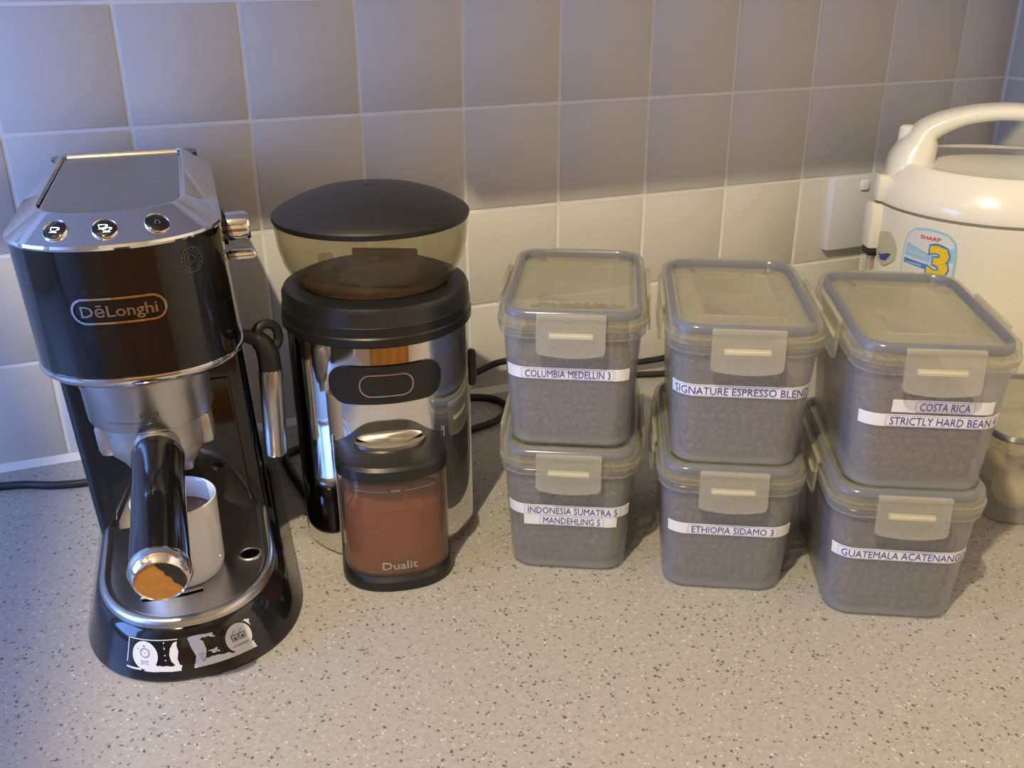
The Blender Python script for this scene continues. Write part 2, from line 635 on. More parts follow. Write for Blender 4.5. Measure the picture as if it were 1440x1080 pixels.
def cabinet(x0, x1, y0, y1, z0, z1, front, label, group):
    t = thing('kitchen_cabinet', ((x0 + x1) / 2, (y0 + y1) / 2, z0), 0, label, 'cabinet', group)
    w, d, h = x1 - x0, y1 - y0, z1 - z0
    mk('body', *box(-w / 2, w / 2, -d / 2, d / 2, 0, h), 'carcass', t)
    yy = -front * d / 2
    y_in, y_out = sorted((yy - front * 0.0, yy - front * 0.02))
    dr = mk('door', *box(-w / 2 + 0.003, w / 2 - 0.003, y_in, y_out, 0.004, h - 0.004, 0.003), 'wood', t)
    hb = sorted((yy - front * 0.018, yy - front * 0.045))
    mk('handle', *box(w / 2 - 0.05, w / 2 - 0.035, hb[0], hb[1], h * 0.4, h * 0.4 + 0.12, 0.004), 'steel', dr)
    return t


for k in range(4):
    xa = XL + 0.04 + k * (XR - 0.03 - XL - 0.04) / 4
    xb = XL + 0.04 + (k + 1) * (XR - 0.03 - XL - 0.04) / 4
    cabinet(xa, xb - 0.001, -0.58, 0.0, ZF, -0.038, 1, 'wooden base cabinet under the speckled worktop', 'base cabinets under the worktop')
    cabinet(xa, xb - 0.001, -0.30, 0.0, 0.60, 1.32, 1, 'wooden wall cabinet above the tiled wall', 'wall cabinets above the tiles')
    cabinet(xa, xb - 0.001, YF + 0.04, YF + 0.59, ZF, 0.0, -1, 'wooden base cabinet across the kitchen', 'base cabinets across the kitchen')

# unseen tall block, added to shade the wall's left end from the lamp
t = thing('lamp_blocker', (-0.540, -0.92, ZF), 0, 'tall pale unit added out of view to block the lamp', 'lamp_blocker')
mk('body', *box(-0.235, 0.235, -0.27, 0.27, 0.02, 1.955, 0.006), 'carcass', t, smooth=40)
dd = mk('door', *box(-0.235, 0.235, -0.31, -0.272, 0.66, 1.95, 0.006), 'carcass', t, smooth=40)
mk('handle', *box(0.19, 0.21, -0.34, -0.305, 0.9, 1.2, 0.004), 'steel', dd, smooth=40)
dd = mk('door', *box(-0.235, 0.235, -0.31, -0.272, 0.03, 0.65, 0.006), 'carcass', t, smooth=40)
mk('handle', *box(0.19, 0.21, -0.34, -0.305, 0.35, 0.6, 0.004), 'steel', dd, smooth=40)
for sx in (-0.2, 0.2):
    for sy in (-0.22, 0.22):
        mk('foot', *lathe([(0.0, 0.0), (0.02, 0.0), (0.018, 0.022), (0.0, 0.022)], 16, sx, sy), 'rubber', t, smooth=40)

# ------------------------------------------------------------------ espresso machine
SHEAR[0] = 0.052
D = thing('espresso_machine', (-0.0005, -0.20, 0.0), radians(-3),
          'slim black espresso machine with chrome trim and portafilter beside the grinder', 'coffee machine')


def front_outline(hw, yb, yc, yf, nb=4, nf=36, p=2.0, rb=0.010):
    """plan outline: flat back, straight sides to yc, (super)elliptic nose to yf. starts at the back-left, runs round the front"""
    pts = []
    for k in range(nb + 1):                       # back-left corner
        a = radians(90 + 90 * k / nb)
        pts.append((-hw + rb + rb * cos(a), yb - rb + rb * sin(a)))
    for k in range(nf + 1):
        a = pi + pi * k / nf
        c, s = cos(a), sin(a)
        pts.append((hw * math.copysign(abs(c) ** (2 / p), c), yc + (yc - yf) * math.copysign(abs(s) ** (2 / p), s)))
    for k in range(nb + 1):
        a = radians(0 + 90 * k / nb)
        pts.append((hw - rb + rb * cos(a), yb - rb + rb * sin(a)))
    return pts


# base: black foot with slanted sides
def base_out(t):                                   # t 0 bottom .. 1 top
    return front_outline(0.0745 - 0.013 * t, 0.15 - 0.002 * t, -0.075 + 0.003 * t, -0.163 + 0.0105 * t, p=2.25)


BZ = 0.034
rings = [at_z(front_outline(0.0735, 0.149, -0.075, -0.162, p=2.25), 0.0), at_z(base_out(0.0), 0.002), at_z(base_out(0.25), 0.010),
         at_z(base_out(0.6), 0.022), at_z(base_out(0.92), 0.032), at_z(front_outline(0.0605, 0.147, -0.072, -0.151, p=2.25), BZ)]
base_o = mk('base', *loft(rings), 'gloss_black', D, smooth=35)

# drip tray cover: steel plate with rolled rim
rim = []
for hw, yf, z in ((0.0600, -0.1505, 0.0325), (0.0600, -0.1505, 0.0355), (0.0590, -0.1490, 0.0385), (0.0570, -0.1465, 0.0400),
                  (0.0548, -0.1440, 0.0400), (0.0530, -0.1420, 0.0386), (0.0520, -0.1410, 0.0370)):
    rim.append(at_z(front_outline(hw, -0.012, -0.074, yf, p=2.2, rb=0.004), z))
tray = mk('drip_tray', *loft(rim, True, True), 'steel', D, smooth=40)
TZ = 0.0371


def flat_z(z):
    return lambda x, y, off: (x, y, z + off)


hx, hy = 0.0425, -0.082
mk('hole_rim', *lathe([(0.0066, TZ + 0.0002), (0.0070, TZ + 0.0012), (0.0082, TZ + 0.0010), (0.0088, TZ)], 28, hx, hy), 'steel', tray, smooth=60)
sl = [(x, -0.1165 - 0.0022 * (1 - ((x + 0.011) / 0.02) ** 2)) for x in [-0.031 + 0.04 * k / 12 for k in range(13)]]


def cut(o, cutters):
    for c_ in cutters:
        md = o.modifiers.new('cut', 'BOOLEAN')
        md.operation = 'DIFFERENCE'
        md.solver = 'EXACT'
        md.object = c_
    bpy.context.view_layer.update()
    me = bpy.data.meshes.new_from_object(o.evaluated_get(bpy.context.evaluated_depsgraph_get()))
    o.modifiers.clear()
    o.data = me


sv = stroke2(sl, 0.0030)[0]
so = [(v[0], v[1]) for v in sv[0::2]] + [(v[0], v[1]) for v in sv[1::2]][::-1]
cutters = [mk('cutter', *loft([at_z(circle2(hx, hy, 0.0068, 28), z) for z in (0.010, 0.050)]), 'gloss_black', D),
           mk('cutter', *loft([at_z(so, z) for z in (0.010, 0.050)]), 'gloss_black', D)]
cut(tray, cutters)
cut(base_o, cutters)
for c_ in cutters:
    bpy.data.objects.remove(c_)
sl2 = [(x, -0.1147 - 0.0022 * (1 - ((x + 0.011) / 0.02) ** 2)) for x in [-0.031 + 0.04 * k / 12 for k in range(13)]]
mk('slot_lip', *tube([(x, y, TZ + 0.0006) for x, y in sl2], 0.0011, 8, 2), 'steel', tray, smooth=60)

# column and rear
mk('column', *loft([at_z(rrect(0.128, 0.163, 0.008, 4), 0) for _ in range(1)] and
                   [[(x, y + 0.0665, z) for x, y in rrect(0.128, 0.163, 0.008, 4)] for z in (0.030, 0.19)]), 'gloss_black', D, smooth=35)
# dark metal panel behind the cup
mk('splash_panel', *box(-0.050, 0.050, -0.0175, -0.013, 0.036, 0.150, 0.002), 'gloss_black', D, smooth=35)
mk('water_tank', *loft([[(x, y + 0.158, z) for x, y in rrect(0.112, 0.024, 0.008, 4)] for z in (0.012, 0.2855)]), 'gloss_black', D, smooth=35)

# head
HW, HB, HC, HF = 0.0645, 0.148, -0.042, -0.099
head = front_outline(HW, HB, HC, HF, p=2.15)


def head_at(dw, z):
    return at_z(front_outline(HW + dw, HB + dw, HC, HF - dw, p=2.15), z)


mk('head_housing', *loft([head_at(-0.002, 0.189), head_at(0, 0.191), head_at(0, 0.276)]), 'gloss_black', D, smooth=35)
mk('lower_trim', *loft([head_at(-0.010, 0.1815), head_at(-0.004, 0.1830), head_at(0.0006, 0.1872), head_at(0.0014, 0.1890), head_at(0.0010, 0.1910), head_at(-0.001, 0.1916)]), 'chrome', D, smooth=50)
# chrome cap with recessed warmer plate
capo = [head_at(0.0004, 0.2735), head_at(0.0012, 0.2750), head_at(0.0008, 0.2768)]


def cap_out(hw, yb, yc, yf, z):
    return at_z(front_outline(hw, yb, yc, yf, p=2.5, rb=0.006), z)


capo += [cap_out(0.0465, 0.1400, -0.036, -0.0795, 0.2912), cap_out(0.0455, 0.1390, -0.0355, -0.0785, 0.2918),
         cap_out(0.0440, 0.1375, -0.0350, -0.0770, 0.2916), cap_out(0.0430, 0.1360, -0.0345, -0.0760, 0.2880)]
cap = mk('top_cap', *loft(capo, True, True), 'chrome', D, smooth=28)
# ridged plate
pv, pf = [], []
rows = 28
for i in range(rows * 4 + 1):
    y = 0.1335 - (0.1335 + 0.0750) * i / (rows * 4)
    # half width follows the rounded nose
    if y > -0.034: hw = 0.0415
    else:
        t = min(1.0, (-0.034 - y) / 0.0412)
        hw = 0.0415 * max(0.02, (1 - t ** 2.5)) ** (1 / 2.5)
    z = 0.2884 + (0.0007 if i % 4 in (1, 2) else 0.0)
    pv += [(-hw, y, z), (hw, y, z)]
for i in range(rows * 4):
    pf.append((2 * i, 2 * i + 1, 2 * i + 3, 2 * i + 2))
mk('warmer_plate', pv, pf, 'plate', cap)
mk('plate_rail', *tube([(-0.041, 0.1330, 0.2905), (0.041, 0.1330, 0.2905)], 0.0024, 10, 4), 'chrome', cap, smooth=60)


# control face: between cap ring (z .2768) and (z .2912)
lo_path = Path(front_outline(HW + 0.0008, HB, HC, HF - 0.0008, p=2.15), (0, HF))
hi_path = Path(front_outline(0.0465, 0.14, -0.036, -0.0795, p=2.5), (0, -0.0795))


def ctrl(ang_x, t):
    """point on the sloped chrome face above local x, t 0..1 up"""
    def y_of(hw, yc, yf, p, x):
        return yc + (yf - yc) * max(0.0, 1 - abs(x / hw) ** p) ** (1 / p)
    y0 = y_of(HW + 0.0008, HC, HF - 0.0008, 2.15, ang_x)
    xh = ang_x * 0.80
    y1 = y_of(0.0465, -0.036, -0.0795, 2.5, xh)
    a = Vector((ang_x, y0, 0.2768))
    b = Vector((xh, y1, 0.2912))
    return a + (b - a) * t


def button(xc, icon):
    p = ctrl(xc, 0.50)
    up = (ctrl(xc, 0.8) - ctrl(xc, 0.2)).normalized()
    sd = (ctrl(xc + 0.006, 0.5) - ctrl(xc - 0.006, 0.5)).normalized()
    nn = sd.cross(up).normalized()
    up = nn.cross(sd).normalized()
    mtx = Matrix((sd, up, nn)).transposed().to_4x4()
    mtx.translation = p

    def place(g): return xform(g, mtx)
    ring = lathe([(0.0079, -0.002), (0.0079, 0.0006), (0.0072, 0.0012), (0.0068, 0.0008), (0.0066, 0.0)], 36)
    b = mk('button', *place(lathe([(0.0, 0.0010), (0.0058, 0.0010), (0.0067, 0.0004), (0.0067, -0.002)], 36)), 'gloss_black', D, smooth=40)
    mk('button_ring', *place(ring), 'chrome', b, smooth=60)
    W_ = 0.00042
    off = Matrix.Translation((0, 0, 0.0013))

    def cup(dx, dy, s):
        u = [(-2.4, 1.6), (-2.2, -0.6), (-1.3, -1.5), (1.3, -1.5), (2.2, -0.6), (2.4, 1.6), (-2.4, 1.6)]
        h = [(2.4, 1.2), (3.5, 1.2), (3.5, 0.0), (2.3, -0.2)]
        sa = [(-2.6, -2.4), (2.6, -2.4)]
        gs = [stroke2([(dx + s * x, dy + s * y) for x, y in q], W_) for q in (u, h, sa)]
        return join(*gs)
    g = None
    if icon == 1: g = cup(-0.0002, 0.0, 0.00092)
    if icon == 2: g = join(cup(-0.0012, 0.0013, 0.00085), cup(0.0010, -0.0012, 0.00085))
    if g:
        o = mk('cup_icon', *place(xform(g, off)), 'icon', b, fix=False)
        o['label'] = 'lit white cup icon'
    else:
        g = join(stroke2([(-0.0016, -0.001), (-0.0012, 0.0012), (0.0, 0.002), (0.0014, 0.001), (0.001, -0.0016)], 0.0003))
        mk('steam_icon', *place(xform(g, off)), 'grey_print', b, fix=False)


button(-0.0335, 1)
button(-0.0025, 2)
button(0.0305, 0)

# lettering on the head
hpath = Path(front_outline(HW, HB, HC, HF, nf=120, p=2.15), (0, HF))


def head_surf(zc, s0):
    def f(x, y, off):
        p, n_ = hpath.at(x + s0)
        return (p.x + n_.x * off, p.y + n_.y * off, zc + y)
    return f


LS = head_surf(0.2360, -0.004)
lw, lh = 0.0545, 0.0155
st = stadium2(lw, lh)
ring_o = [LS(x, y, 0.0) for x, y in st]
badge = mk('brand_badge', *on(LS, stroke2([(x, y) for x, y in st], 0.0014, True), 0.0009), 'chrome', D, fix=False)
badge['label'] = 'chrome brand badge with raised lettering'
mk('lettering', *on(LS, text2('D\u0113Longhi', 0.0072, 0.0445, 0.012), 0.0009), 'steel', badge, fix=False)
ES = head_surf(0.2600, 0.0455)
em = join(stroke2(circle2(0, 0, 0.0080, 30), 0.0005, True), stroke2(circle2(0, 0, 0.0056, 26), 0.0003, True),
          stroke2([(-0.003, 0.0025), (0.0, 0.0035), (0.003, 0.001), (0.001, -0.002), (-0.002, -0.001), (-0.003, 0.0025)], 0.0005),
          stroke2([(-0.001, -0.002), (-0.0035, -0.004)], 0.0006))
for k in range(16):
    a = 2 * pi * k / 16
    em = join(em, poly2(circle2(0.0068 * cos(a), 0.0068 * sin(a), 0.0006, 6)))
flat('emblem', em, ES, 0.0004, 'faint', D, 'faint grey round emblem')

# group head
GX, GY = -0.0035, -0.048
grp = mk('group_head', *lathe([(0.0, 0.1840), (0.0440, 0.1840), (0.0440, 0.1780), (0.0415, 0.1700), (0.0412, 0.1480), (0.0405, 0.1465), (0.0375, 0.1462), (0.0, 0.1462)], 72, GX, GY), 'steel', D, smooth=35)


def grp_surf(zc, a0):
    R_ = 0.0414
    return lambda x, y, off: (GX + (R_ + off) * sin(a0 + x / R_), GY - (R_ + off) * cos(a0 + x / R_), zc + y)


GS = grp_surf(0.1560, radians(2))
g = join(text2('CLOSE', 0.0024, 0.012, 0.01, 0, 0.0036), poly2([(-0.0012, 0.0012), (0.0012, 0.0012), (0, -0.0012)]))
for k in range(14):
    g = join(g, shift2(([(-.0006, -.0002, 0), (.0006, -.0002, 0), (.0006, .0002, 0), (-.0006, .0002, 0)], [(0, 1, 2, 3)]), -0.004 - 0.0019 * k, -0.0018))
flat('lettering', g, GS, 0.0003, 'dark_print', grp)

# portafilter
pfl = mk('portafilter', *lathe([(0.0, 0.1465), (0.0360, 0.1465), (0.0358, 0.1290), (0.0340, 0.1220), (0.0265, 0.1130), (0.0240, 0.1080), (0.0, 0.1075)], 56, GX, GY), 'cast', D, smooth=30)
for s in (-1, 1):
    mk('locking_lug', *box(GX + s * 0.031 - 0.007, GX + s * 0.031 + 0.007, GY - 0.018, GY + 0.018, 0.121, 0.1462, 0.005), 'cast', pfl, smooth=40)
mk('spout', *box(GX - 0.020, GX + 0.020, GY - 0.010, GY + 0.010, 0.098, 0.112, 0.004), 'cast', pfl, smooth=40)
# handle axis in machine space (un-sheared space, the shear is small)
ha = Vector((GX + 0.0015, GY - 0.028, 0.1335))
hb = Vector((-0.0035, -0.2120, 0.1110))
ax = (hb - ha)
L = ax.length
mk('neck', *cyl_between(ha, hb, [(0.0, 0.0), (0.0145, 0.0), (0.0150, 0.010), (0.0138, 0.014), (0.0138, 0.018), (0.0, 0.018)], 40), 'cast', pfl, smooth=35)
hd = mk('handle', *cyl_between(ha, hb, [(0.0, 0.016), (0.0164, 0.016), (0.0170, 0.018), (0.0163, 0.024), (0.0160, 0.045), (0.0164, 0.090), (0.0170, L - 0.014), (0.0172, L - 0.011), (0.0, L - 0.011)], 48), 'gloss_black', pfl, smooth=35)
mk('handle_ferrule', *cyl_between(ha, hb, [(0.0, L - 0.0115), (0.0174, L - 0.0115), (0.0178, L - 0.008), (0.0152, L - 0.0012), (0.0144, L - 0.0004), (0.0138, L - 0.0012)], 48), 'chrome', pfl, smooth=40)
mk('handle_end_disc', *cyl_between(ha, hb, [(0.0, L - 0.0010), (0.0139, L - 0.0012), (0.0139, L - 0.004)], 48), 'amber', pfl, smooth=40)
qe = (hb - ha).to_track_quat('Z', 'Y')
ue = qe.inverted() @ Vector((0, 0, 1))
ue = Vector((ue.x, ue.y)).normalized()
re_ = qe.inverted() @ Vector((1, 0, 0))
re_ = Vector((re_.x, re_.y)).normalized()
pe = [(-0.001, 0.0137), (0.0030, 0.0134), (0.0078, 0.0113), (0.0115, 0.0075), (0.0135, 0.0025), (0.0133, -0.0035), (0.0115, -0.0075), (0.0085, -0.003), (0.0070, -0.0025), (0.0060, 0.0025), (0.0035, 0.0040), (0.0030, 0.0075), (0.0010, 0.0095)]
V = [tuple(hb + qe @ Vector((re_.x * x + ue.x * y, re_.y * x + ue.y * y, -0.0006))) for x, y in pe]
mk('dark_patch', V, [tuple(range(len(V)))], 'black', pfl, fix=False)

# steam knob and lever on the right flank
kz, ky = 0.2575, 0.000
kn = mk('steam_knob', *xform(lathe([(0.0, 0.0), (0.0085, 0.0), (0.0085, 0.004), (0.0100, 0.0045), (0.0104, 0.006), (0.0104, 0.0180), (0.0094, 0.0200), (0.0, 0.0200)], 40),
                             Matrix.Translation((HW - 0.001, ky, kz)) @ Matrix.Rotation(pi / 2, 4, 'Y')), 'chrome', D, smooth=35)
mk('knob_collar', *xform(lathe([(0.0125, -0.002), (0.0125, 0.003), (0.0, 0.003)], 40), Matrix.Translation((HW, ky, kz)) @ Matrix.Rotation(pi / 2, 4, 'Y')), 'gloss_black', kn, smooth=35)
mk('knob_lever', *xform(box(0.003, 0.0240, -0.006, 0.006, -0.0225, -0.0160, 0.0025), Matrix.Translation((HW - 0.003, ky - 0.004, kz))), 'chrome', kn, smooth=40)

# steam wand
wx, wy = 0.0803, -0.025
wand = mk('steam_wand', *lathe([(0.0, 0.0865), (0.0080, 0.0865), (0.0086, 0.0880), (0.0086, 0.1540), (0.0082, 0.1565), (0.0, 0.1565)], 40, wx, wy), 'steel', D, smooth=35)
for v_ in wand.data.vertices:                     # hangs plumb
    v_.co.x += 0.09 * (v_.co.z - 0.1565)
mk('wand_arm', *tube([(0.046, -0.020, 0.1820), (0.058, -0.021, 0.1830), (0.068, -0.023, 0.1825), (0.0770, -0.0245, 0.1780), (wx, wy, 0.1680), (wx, wy, 0.1540)],
                     [0.0048, 0.0048, 0.0052, 0.0070, 0.0082, 0.0084], 16), 'black', wand, smooth=60)
lp = []
for k in range(17):
    a = 2 * pi * k / 16
    lp.append((wx + 0.0015 + 0.0085 * cos(a), wy + 0.004 + 0.004 * cos(a), 0.1790 + 0.0105 * sin(a)))
mk('wand_grip_loop', *tube(lp, 0.0036, 10, 3), 'rubber', wand, smooth=60)
mk('wand_tip', *lathe([(0.0, 0.079), (0.003, 0.079), (0.0045, 0.082), (0.0050, 0.0870), (0.0, 0.0870)], 24, wx - 0.006, wy), 'rubber', wand, smooth=35)

# stickers on the base front
bpath = Path(front_outline(0.0745 - 0.0065, 0.149, -0.0735, -0.1578, nf=120, p=2.25), (0, -0.1578))
slope = Vector((0.011, 0.034)).normalized()


def base_surf(s0):
    def f(x, y, off):
        p, n_ = bpath.at(x + s0)
        d = (y + 0.0025) * 0.30                               # leans inwards going up
        return (p.x + n_.x * (off - d), p.y + n_.y * (off - d), 0.0187 + y * 0.95)
    return f


def jag(pts, amp, sub=5, sd=1):
    r = random.Random(sd)
    out = []
    for a, b in zip(pts, pts[1:] + pts[:1]):
        for k in range(sub):
            t = k / sub
            j = 0 if k == 0 else r.uniform(-amp, amp)
            dx, dy = b[0] - a[0], b[1] - a[1]
            l = math.hypot(dx, dy) or 1
            out.append((a[0] + dx * t - dy / l * j, a[1] + dy * t + dx / l * j))
    return out


SA = base_surf(-0.0280)
A = mk('care_sticker', *on(SA, poly2([(-0.0185, -0.0100), (0.0170, -0.0100), (0.0185, -0.004), (0.0165, 0.002), (0.0185, 0.0105), (-0.0165, 0.0105)]), 0.0006), 'gloss_black', D, fix=False)
A['label'] = 'torn black and white instruction sticker'
flat('sticker_edge', join(stroke2([(-0.0183, -0.0098), (-0.0165, 0.0103), (0.0178, 0.0103)], 0.0006)), SA, 0.0009, 'white_print', A)
flat('white_disc', poly2(circle2(-0.0050, -0.0005, 0.0088, 30, 0.0098)), SA, 0.0009, 'white_print', A)
flat('half_disc', poly2([(0.0172, 0.0090), (0.0145, 0.0080), (0.0120, 0.0040), (0.0112, 0.0), (0.0120, -0.0045), (0.0150, -0.0080), (0.0172, -0.0085), (0.0160, -0.003), (0.0172, 0.002), (0.0165, 0.006)]), SA, 0.0009, 'white_print', A)
flat('torn_paper', join(poly2(jag([(-0.006, -0.0110), (0.0175, -0.0110), (0.0180, -0.0072), (0.006, -0.0074), (0.001, -0.0060), (-0.004, -0.0080)], 0.0006, 4, 3)),
                        poly2(jag([(-0.0182, -0.0104), (-0.0075, -0.0108), (-0.0080, -0.0092), (-0.0180, -0.0094)], 0.0003, 4, 4))), SA, 0.0012, 'white_print', A)
clk = join(stroke2(circle2(-0.0048, 0.0015, 0.0030, 24), 0.0006, True), poly2(circle2(-0.0048, 0.0015, 0.0004, 8)), poly2(circle2(-0.0052, 0.0062, 0.0007, 8)),
           text2('BI', 0.0011, None, 0, -0.0095, 0.0040), text2('BI LAM', 0.0012, None, 0, -0.0050, -0.0042), text2('ESP TO', 0.0012, None, 0, -0.0050, -0.0060),
           poly2(circle2(0.0085, 0.006, 0.0004, 6)))
flat('lettering', clk, SA, 0.0013, 'grey_print', A)
dots = join(*[poly2(circle2(0.0085, y, 0.0005, 6)) for y in (0.0085, 0.0045, 0.0, -0.0035)])
flat('white_dots', dots, SA, 0.0010, 'white_print', A)

SB = base_surf(0.0165)
B = mk('care_sticker', *on(SB, poly2([(-0.0190, -0.0100), (0.0215, -0.0105), (0.0220, 0.0090), (0.0170, 0.0105), (-0.0210, 0.0105), (-0.0180, 0.002)]), 0.0006), 'gloss_black', D, fix=False)
B['label'] = 'torn black and white instruction sticker with two cups'
flat('white_disc', poly2(circle2(0.0118, 0.0008, 0.0092, 30, 0.0098)), SB, 0.0009, 'white_print', B)
flat('half_disc', poly2([(-0.0205, 0.0100), (-0.0150, 0.0095), (-0.0110, 0.0060), (-0.0100, 0.0), (-0.0115, -0.0055), (-0.0155, -0.0090), (-0.0185, -0.0085), (-0.0170, -0.003), (-0.0190, 0.003)]), SB, 0.0009, 'white_print', B)
flat('torn_paper', join(poly2(jag([(-0.0190, -0.0108), (0.0215, -0.0108), (0.0205, -0.0060), (0.010, -0.0078), (0.0, -0.0062), (-0.008, -0.0050), (-0.013, -0.0075), (-0.0185, -0.0082)], 0.0009, 4, 5)),
                        poly2(jag([(-0.0205, 0.0105), (-0.004, 0.0105), (-0.003, 0.0070), (-0.008, 0.0088), (-0.014, 0.0082)], 0.0008, 4, 6)),
                        poly2(jag([(0.0170, 0.0105), (0.0222, 0.0098), (0.0222, 0.0050), (0.0205, 0.0070), (0.019, 0.0092)], 0.0006, 4, 8)),
                        poly2(jag([(-0.0095, -0.001), (-0.004, 0.0), (-0.002, -0.003), (-0.006, -0.0035)], 0.0008, 4, 9))), SB, 0.0011, 'white_print', B)


def mug2(dx, dy, s):
    return join(stroke2([(dx - 2 * s, dy + 1.6 * s), (dx - 1.5 * s, dy - 1.6 * s), (dx + 1.3 * s, dy - 1.6 * s), (dx + 1.9 * s, dy + 1.6 * s), (dx - 2 * s, dy + 1.6 * s)], 0.0006),
                stroke2([(dx - s, dy + 2.4 * s), (dx - 0.3 * s, dy + 3.4 * s), (dx + 0.6 * s, dy + 4.2 * s)], 0.0004),
                poly2(circle2(dx, dy - 0.4 * s, 0.8 * s, 10)))


flat('lettering', join(mug2(0.0090, 0.0016, 0.0012), mug2(0.0142, 0.0016, 0.0012), text2('MY ESPRESSO', 0.0014, 0.0112, 0, 0.0120, -0.0040),
                       text2('CT', 0.0017, None, 0, -0.0135, -0.0025), text2('NI', 0.0012, None, 0, -0.0135, -0.0048)), SB, 0.0013, 'dark_print', B)

# mains lead of the espresso machine, leaving to the left
mk('power_cord', *tube([(-0.035, 0.160, 0.030), (-0.055, 0.152, 0.012), (-0.080, 0.135, 0.0045), (-0.115, 0.137, 0.0037), (-0.152, 0.149, 0.0037), (-0.21, 0.150, 0.0037), (-0.33, 0.130, 0.0037)], 0.0036, 10), 'rubber', D, smooth=60)
SHEAR[0] = 0.0

# cup of espresso on the tray
CX, CY = -0.0095, -0.2870
cupz = 0.0372
c = thing('espresso_cup', (CX, CY, cupz), 0, 'small white ceramic cup of espresso on the steel drip tray', 'cup')
mk('body', *lathe([(0.0, 0.001), (0.020, 0.001), (0.0240, 0.0), (0.0270, 0.0030), (0.0280, 0.0090), (0.0283, 0.0570), (0.0283, 0.0590), (0.0276, 0.0597), (0.0267, 0.0587), (0.0264, 0.0520), (0.0258, 0.010), (0.020, 0.005), (0.0, 0.0045)], 56), 'ceramic', c, smooth=40)
e = mk('espresso', *lathe([(0.0, 0.0435), (0.0240, 0.0435), (0.0261, 0.0440), (0.0258, 0.034), (0.0, 0.034)], 48), 'espresso')
e.location = (CX, CY, cupz)
tag(e, 'brown espresso with crema filling the white cup', 'coffee', kind='stuff')

# ------------------------------------------------------------------ coffee grinder
G = thing('coffee_grinder', (0.158, -0.206, 0.0), radians(-10), 'chrome and black burr grinder with round clear hopper beside the espresso machine', 'grinder')
GR = 0.0712
mk('rear_body', *lathe([(0.0, 0.0), (0.0690, 0.0), (0.0695, 0.004), (0.0695, 0.181), (0.0, 0.181)], 80), 'black', G, smooth=35)
c0, c1 = radians(-70), radians(72)
sh = lathe([(0.0690, 0.0015), (0.0700, 0.0012), (GR, 0.0022), (GR, 0.1795), (0.0700, 0.1802), (0.0690, 0.18)], 64, 0, 0, c0, c1)
mk('front_shell', *sh, 'chrome', G, smooth=40)
mk('top_ring', *lathe([(0.0690, 0.1785), (0.0720, 0.1785), (0.0726, 0.1795), (0.0726, 0.1850), (0.0718, 0.1862), (0.0718, 0.1930), (0.0712, 0.1940), (0.0710, 0.2030), (0.0690, 0.2068), (0.0640, 0.2092), (0.0590, 0.2095), (0.0, 0.2095)], 96), 'black', G, smooth=30)
# hopper bowl (thin wall) and its floor
hopo = [(0.0545, 0.2085), (0.0585, 0.2120), (0.0630, 0.2180), (0.0672, 0.2270), (0.0700, 0.2380), (0.0714, 0.2500), (0.0716, 0.2585)]
hopi = [(r - 0.0016, z + 0.0004) for r, z in hopo][::-1]
hop = mk('hopper', *lathe(hopo + hopi, 96), 'hopper', G, smooth=50)
mk('hopper_floor', *lathe([(0.0, 0.2240), (0.0050, 0.2240), (0.0065, 0.2205), (0.0120, 0.2190), (0.0280, 0.2165), (0.0470, 0.2120), (0.0555, 0.2125), (0.0560, 0.2098), (0.0, 0.2098)], 64), 'residue', hop, smooth=50)
mk('hopper_baffle', *xform(box(-0.026, 0.026, -0.002, 0.002, 0.0, 0.0085, 0.0015), Matrix.Translation((0.010, 0.030, 0.2145)) @ Matrix.Rotation(radians(-14), 4, 'Z')), 'residue', hop, smooth=40)
mk('hopper_clip', *xform(box(-0.005, 0.005, -0.004, 0.004, 0.0, 0.012, 0.002), Matrix.Translation((-0.036, 0.010, 0.2150)) @ Matrix.Rotation(radians(30), 4, 'Z')), 'hopper', hop, smooth=40)
mk('hopper_lid', *lathe([(0.0, 0.2800), (0.012, 0.2798), (0.026, 0.2784), (0.042, 0.2752), (0.056, 0.2704), (0.066, 0.2655), (0.0715, 0.2620), (0.0728, 0.2605), (0.0728, 0.2580), (0.0720, 0.2565), (0.0700, 0.2562), (0.0, 0.2562)], 96), 'lid_black', G, smooth=40)
mk('lid_mark', *xform(box(-0.0035, 0.0035, -0.0009, 0.0009, 0.2794, 0.2804), Matrix.Translation((0, 0, 0))), 'black', G)


def gsurf(zc, r=GR, a0=0.0):
    return lambda x, y, off: ((r + off) * sin(a0 + x / r), -(r + off) * cos(a0 + x / r), zc + y)


sp = gsurf(0.1500)
ol = rrect(0.0860, 0.0300, 0.0135, 8)
rg = []
for k_, off in ((1.0, -0.0008), (1.0, 0.0010), (0.985, 0.0016)):
    rg.append([sp(x * k_, y * k_, off) for x, y in ol])
V, F = loft(rg, False, False)
fp = poly2([(x * 0.985, y * 0.985) for x, y in ol])
V, F = join((V, F), on(sp, fp, 0.0016))
sw = mk('switch_panel', V, F, 'black', G, smooth=30)
mk('button_outline', *on(sp, stroke2(stadium2(0.0380, 0.0165, 0.0078), 0.0010, True), 0.0021), 'steel', sw, fix=False)

# grounds drawer
def dpl(hw, yb, yc, yf): return front_outline(hw, yb, yc, yf, nb=2, nf=36, p=2.3, rb=0.002)


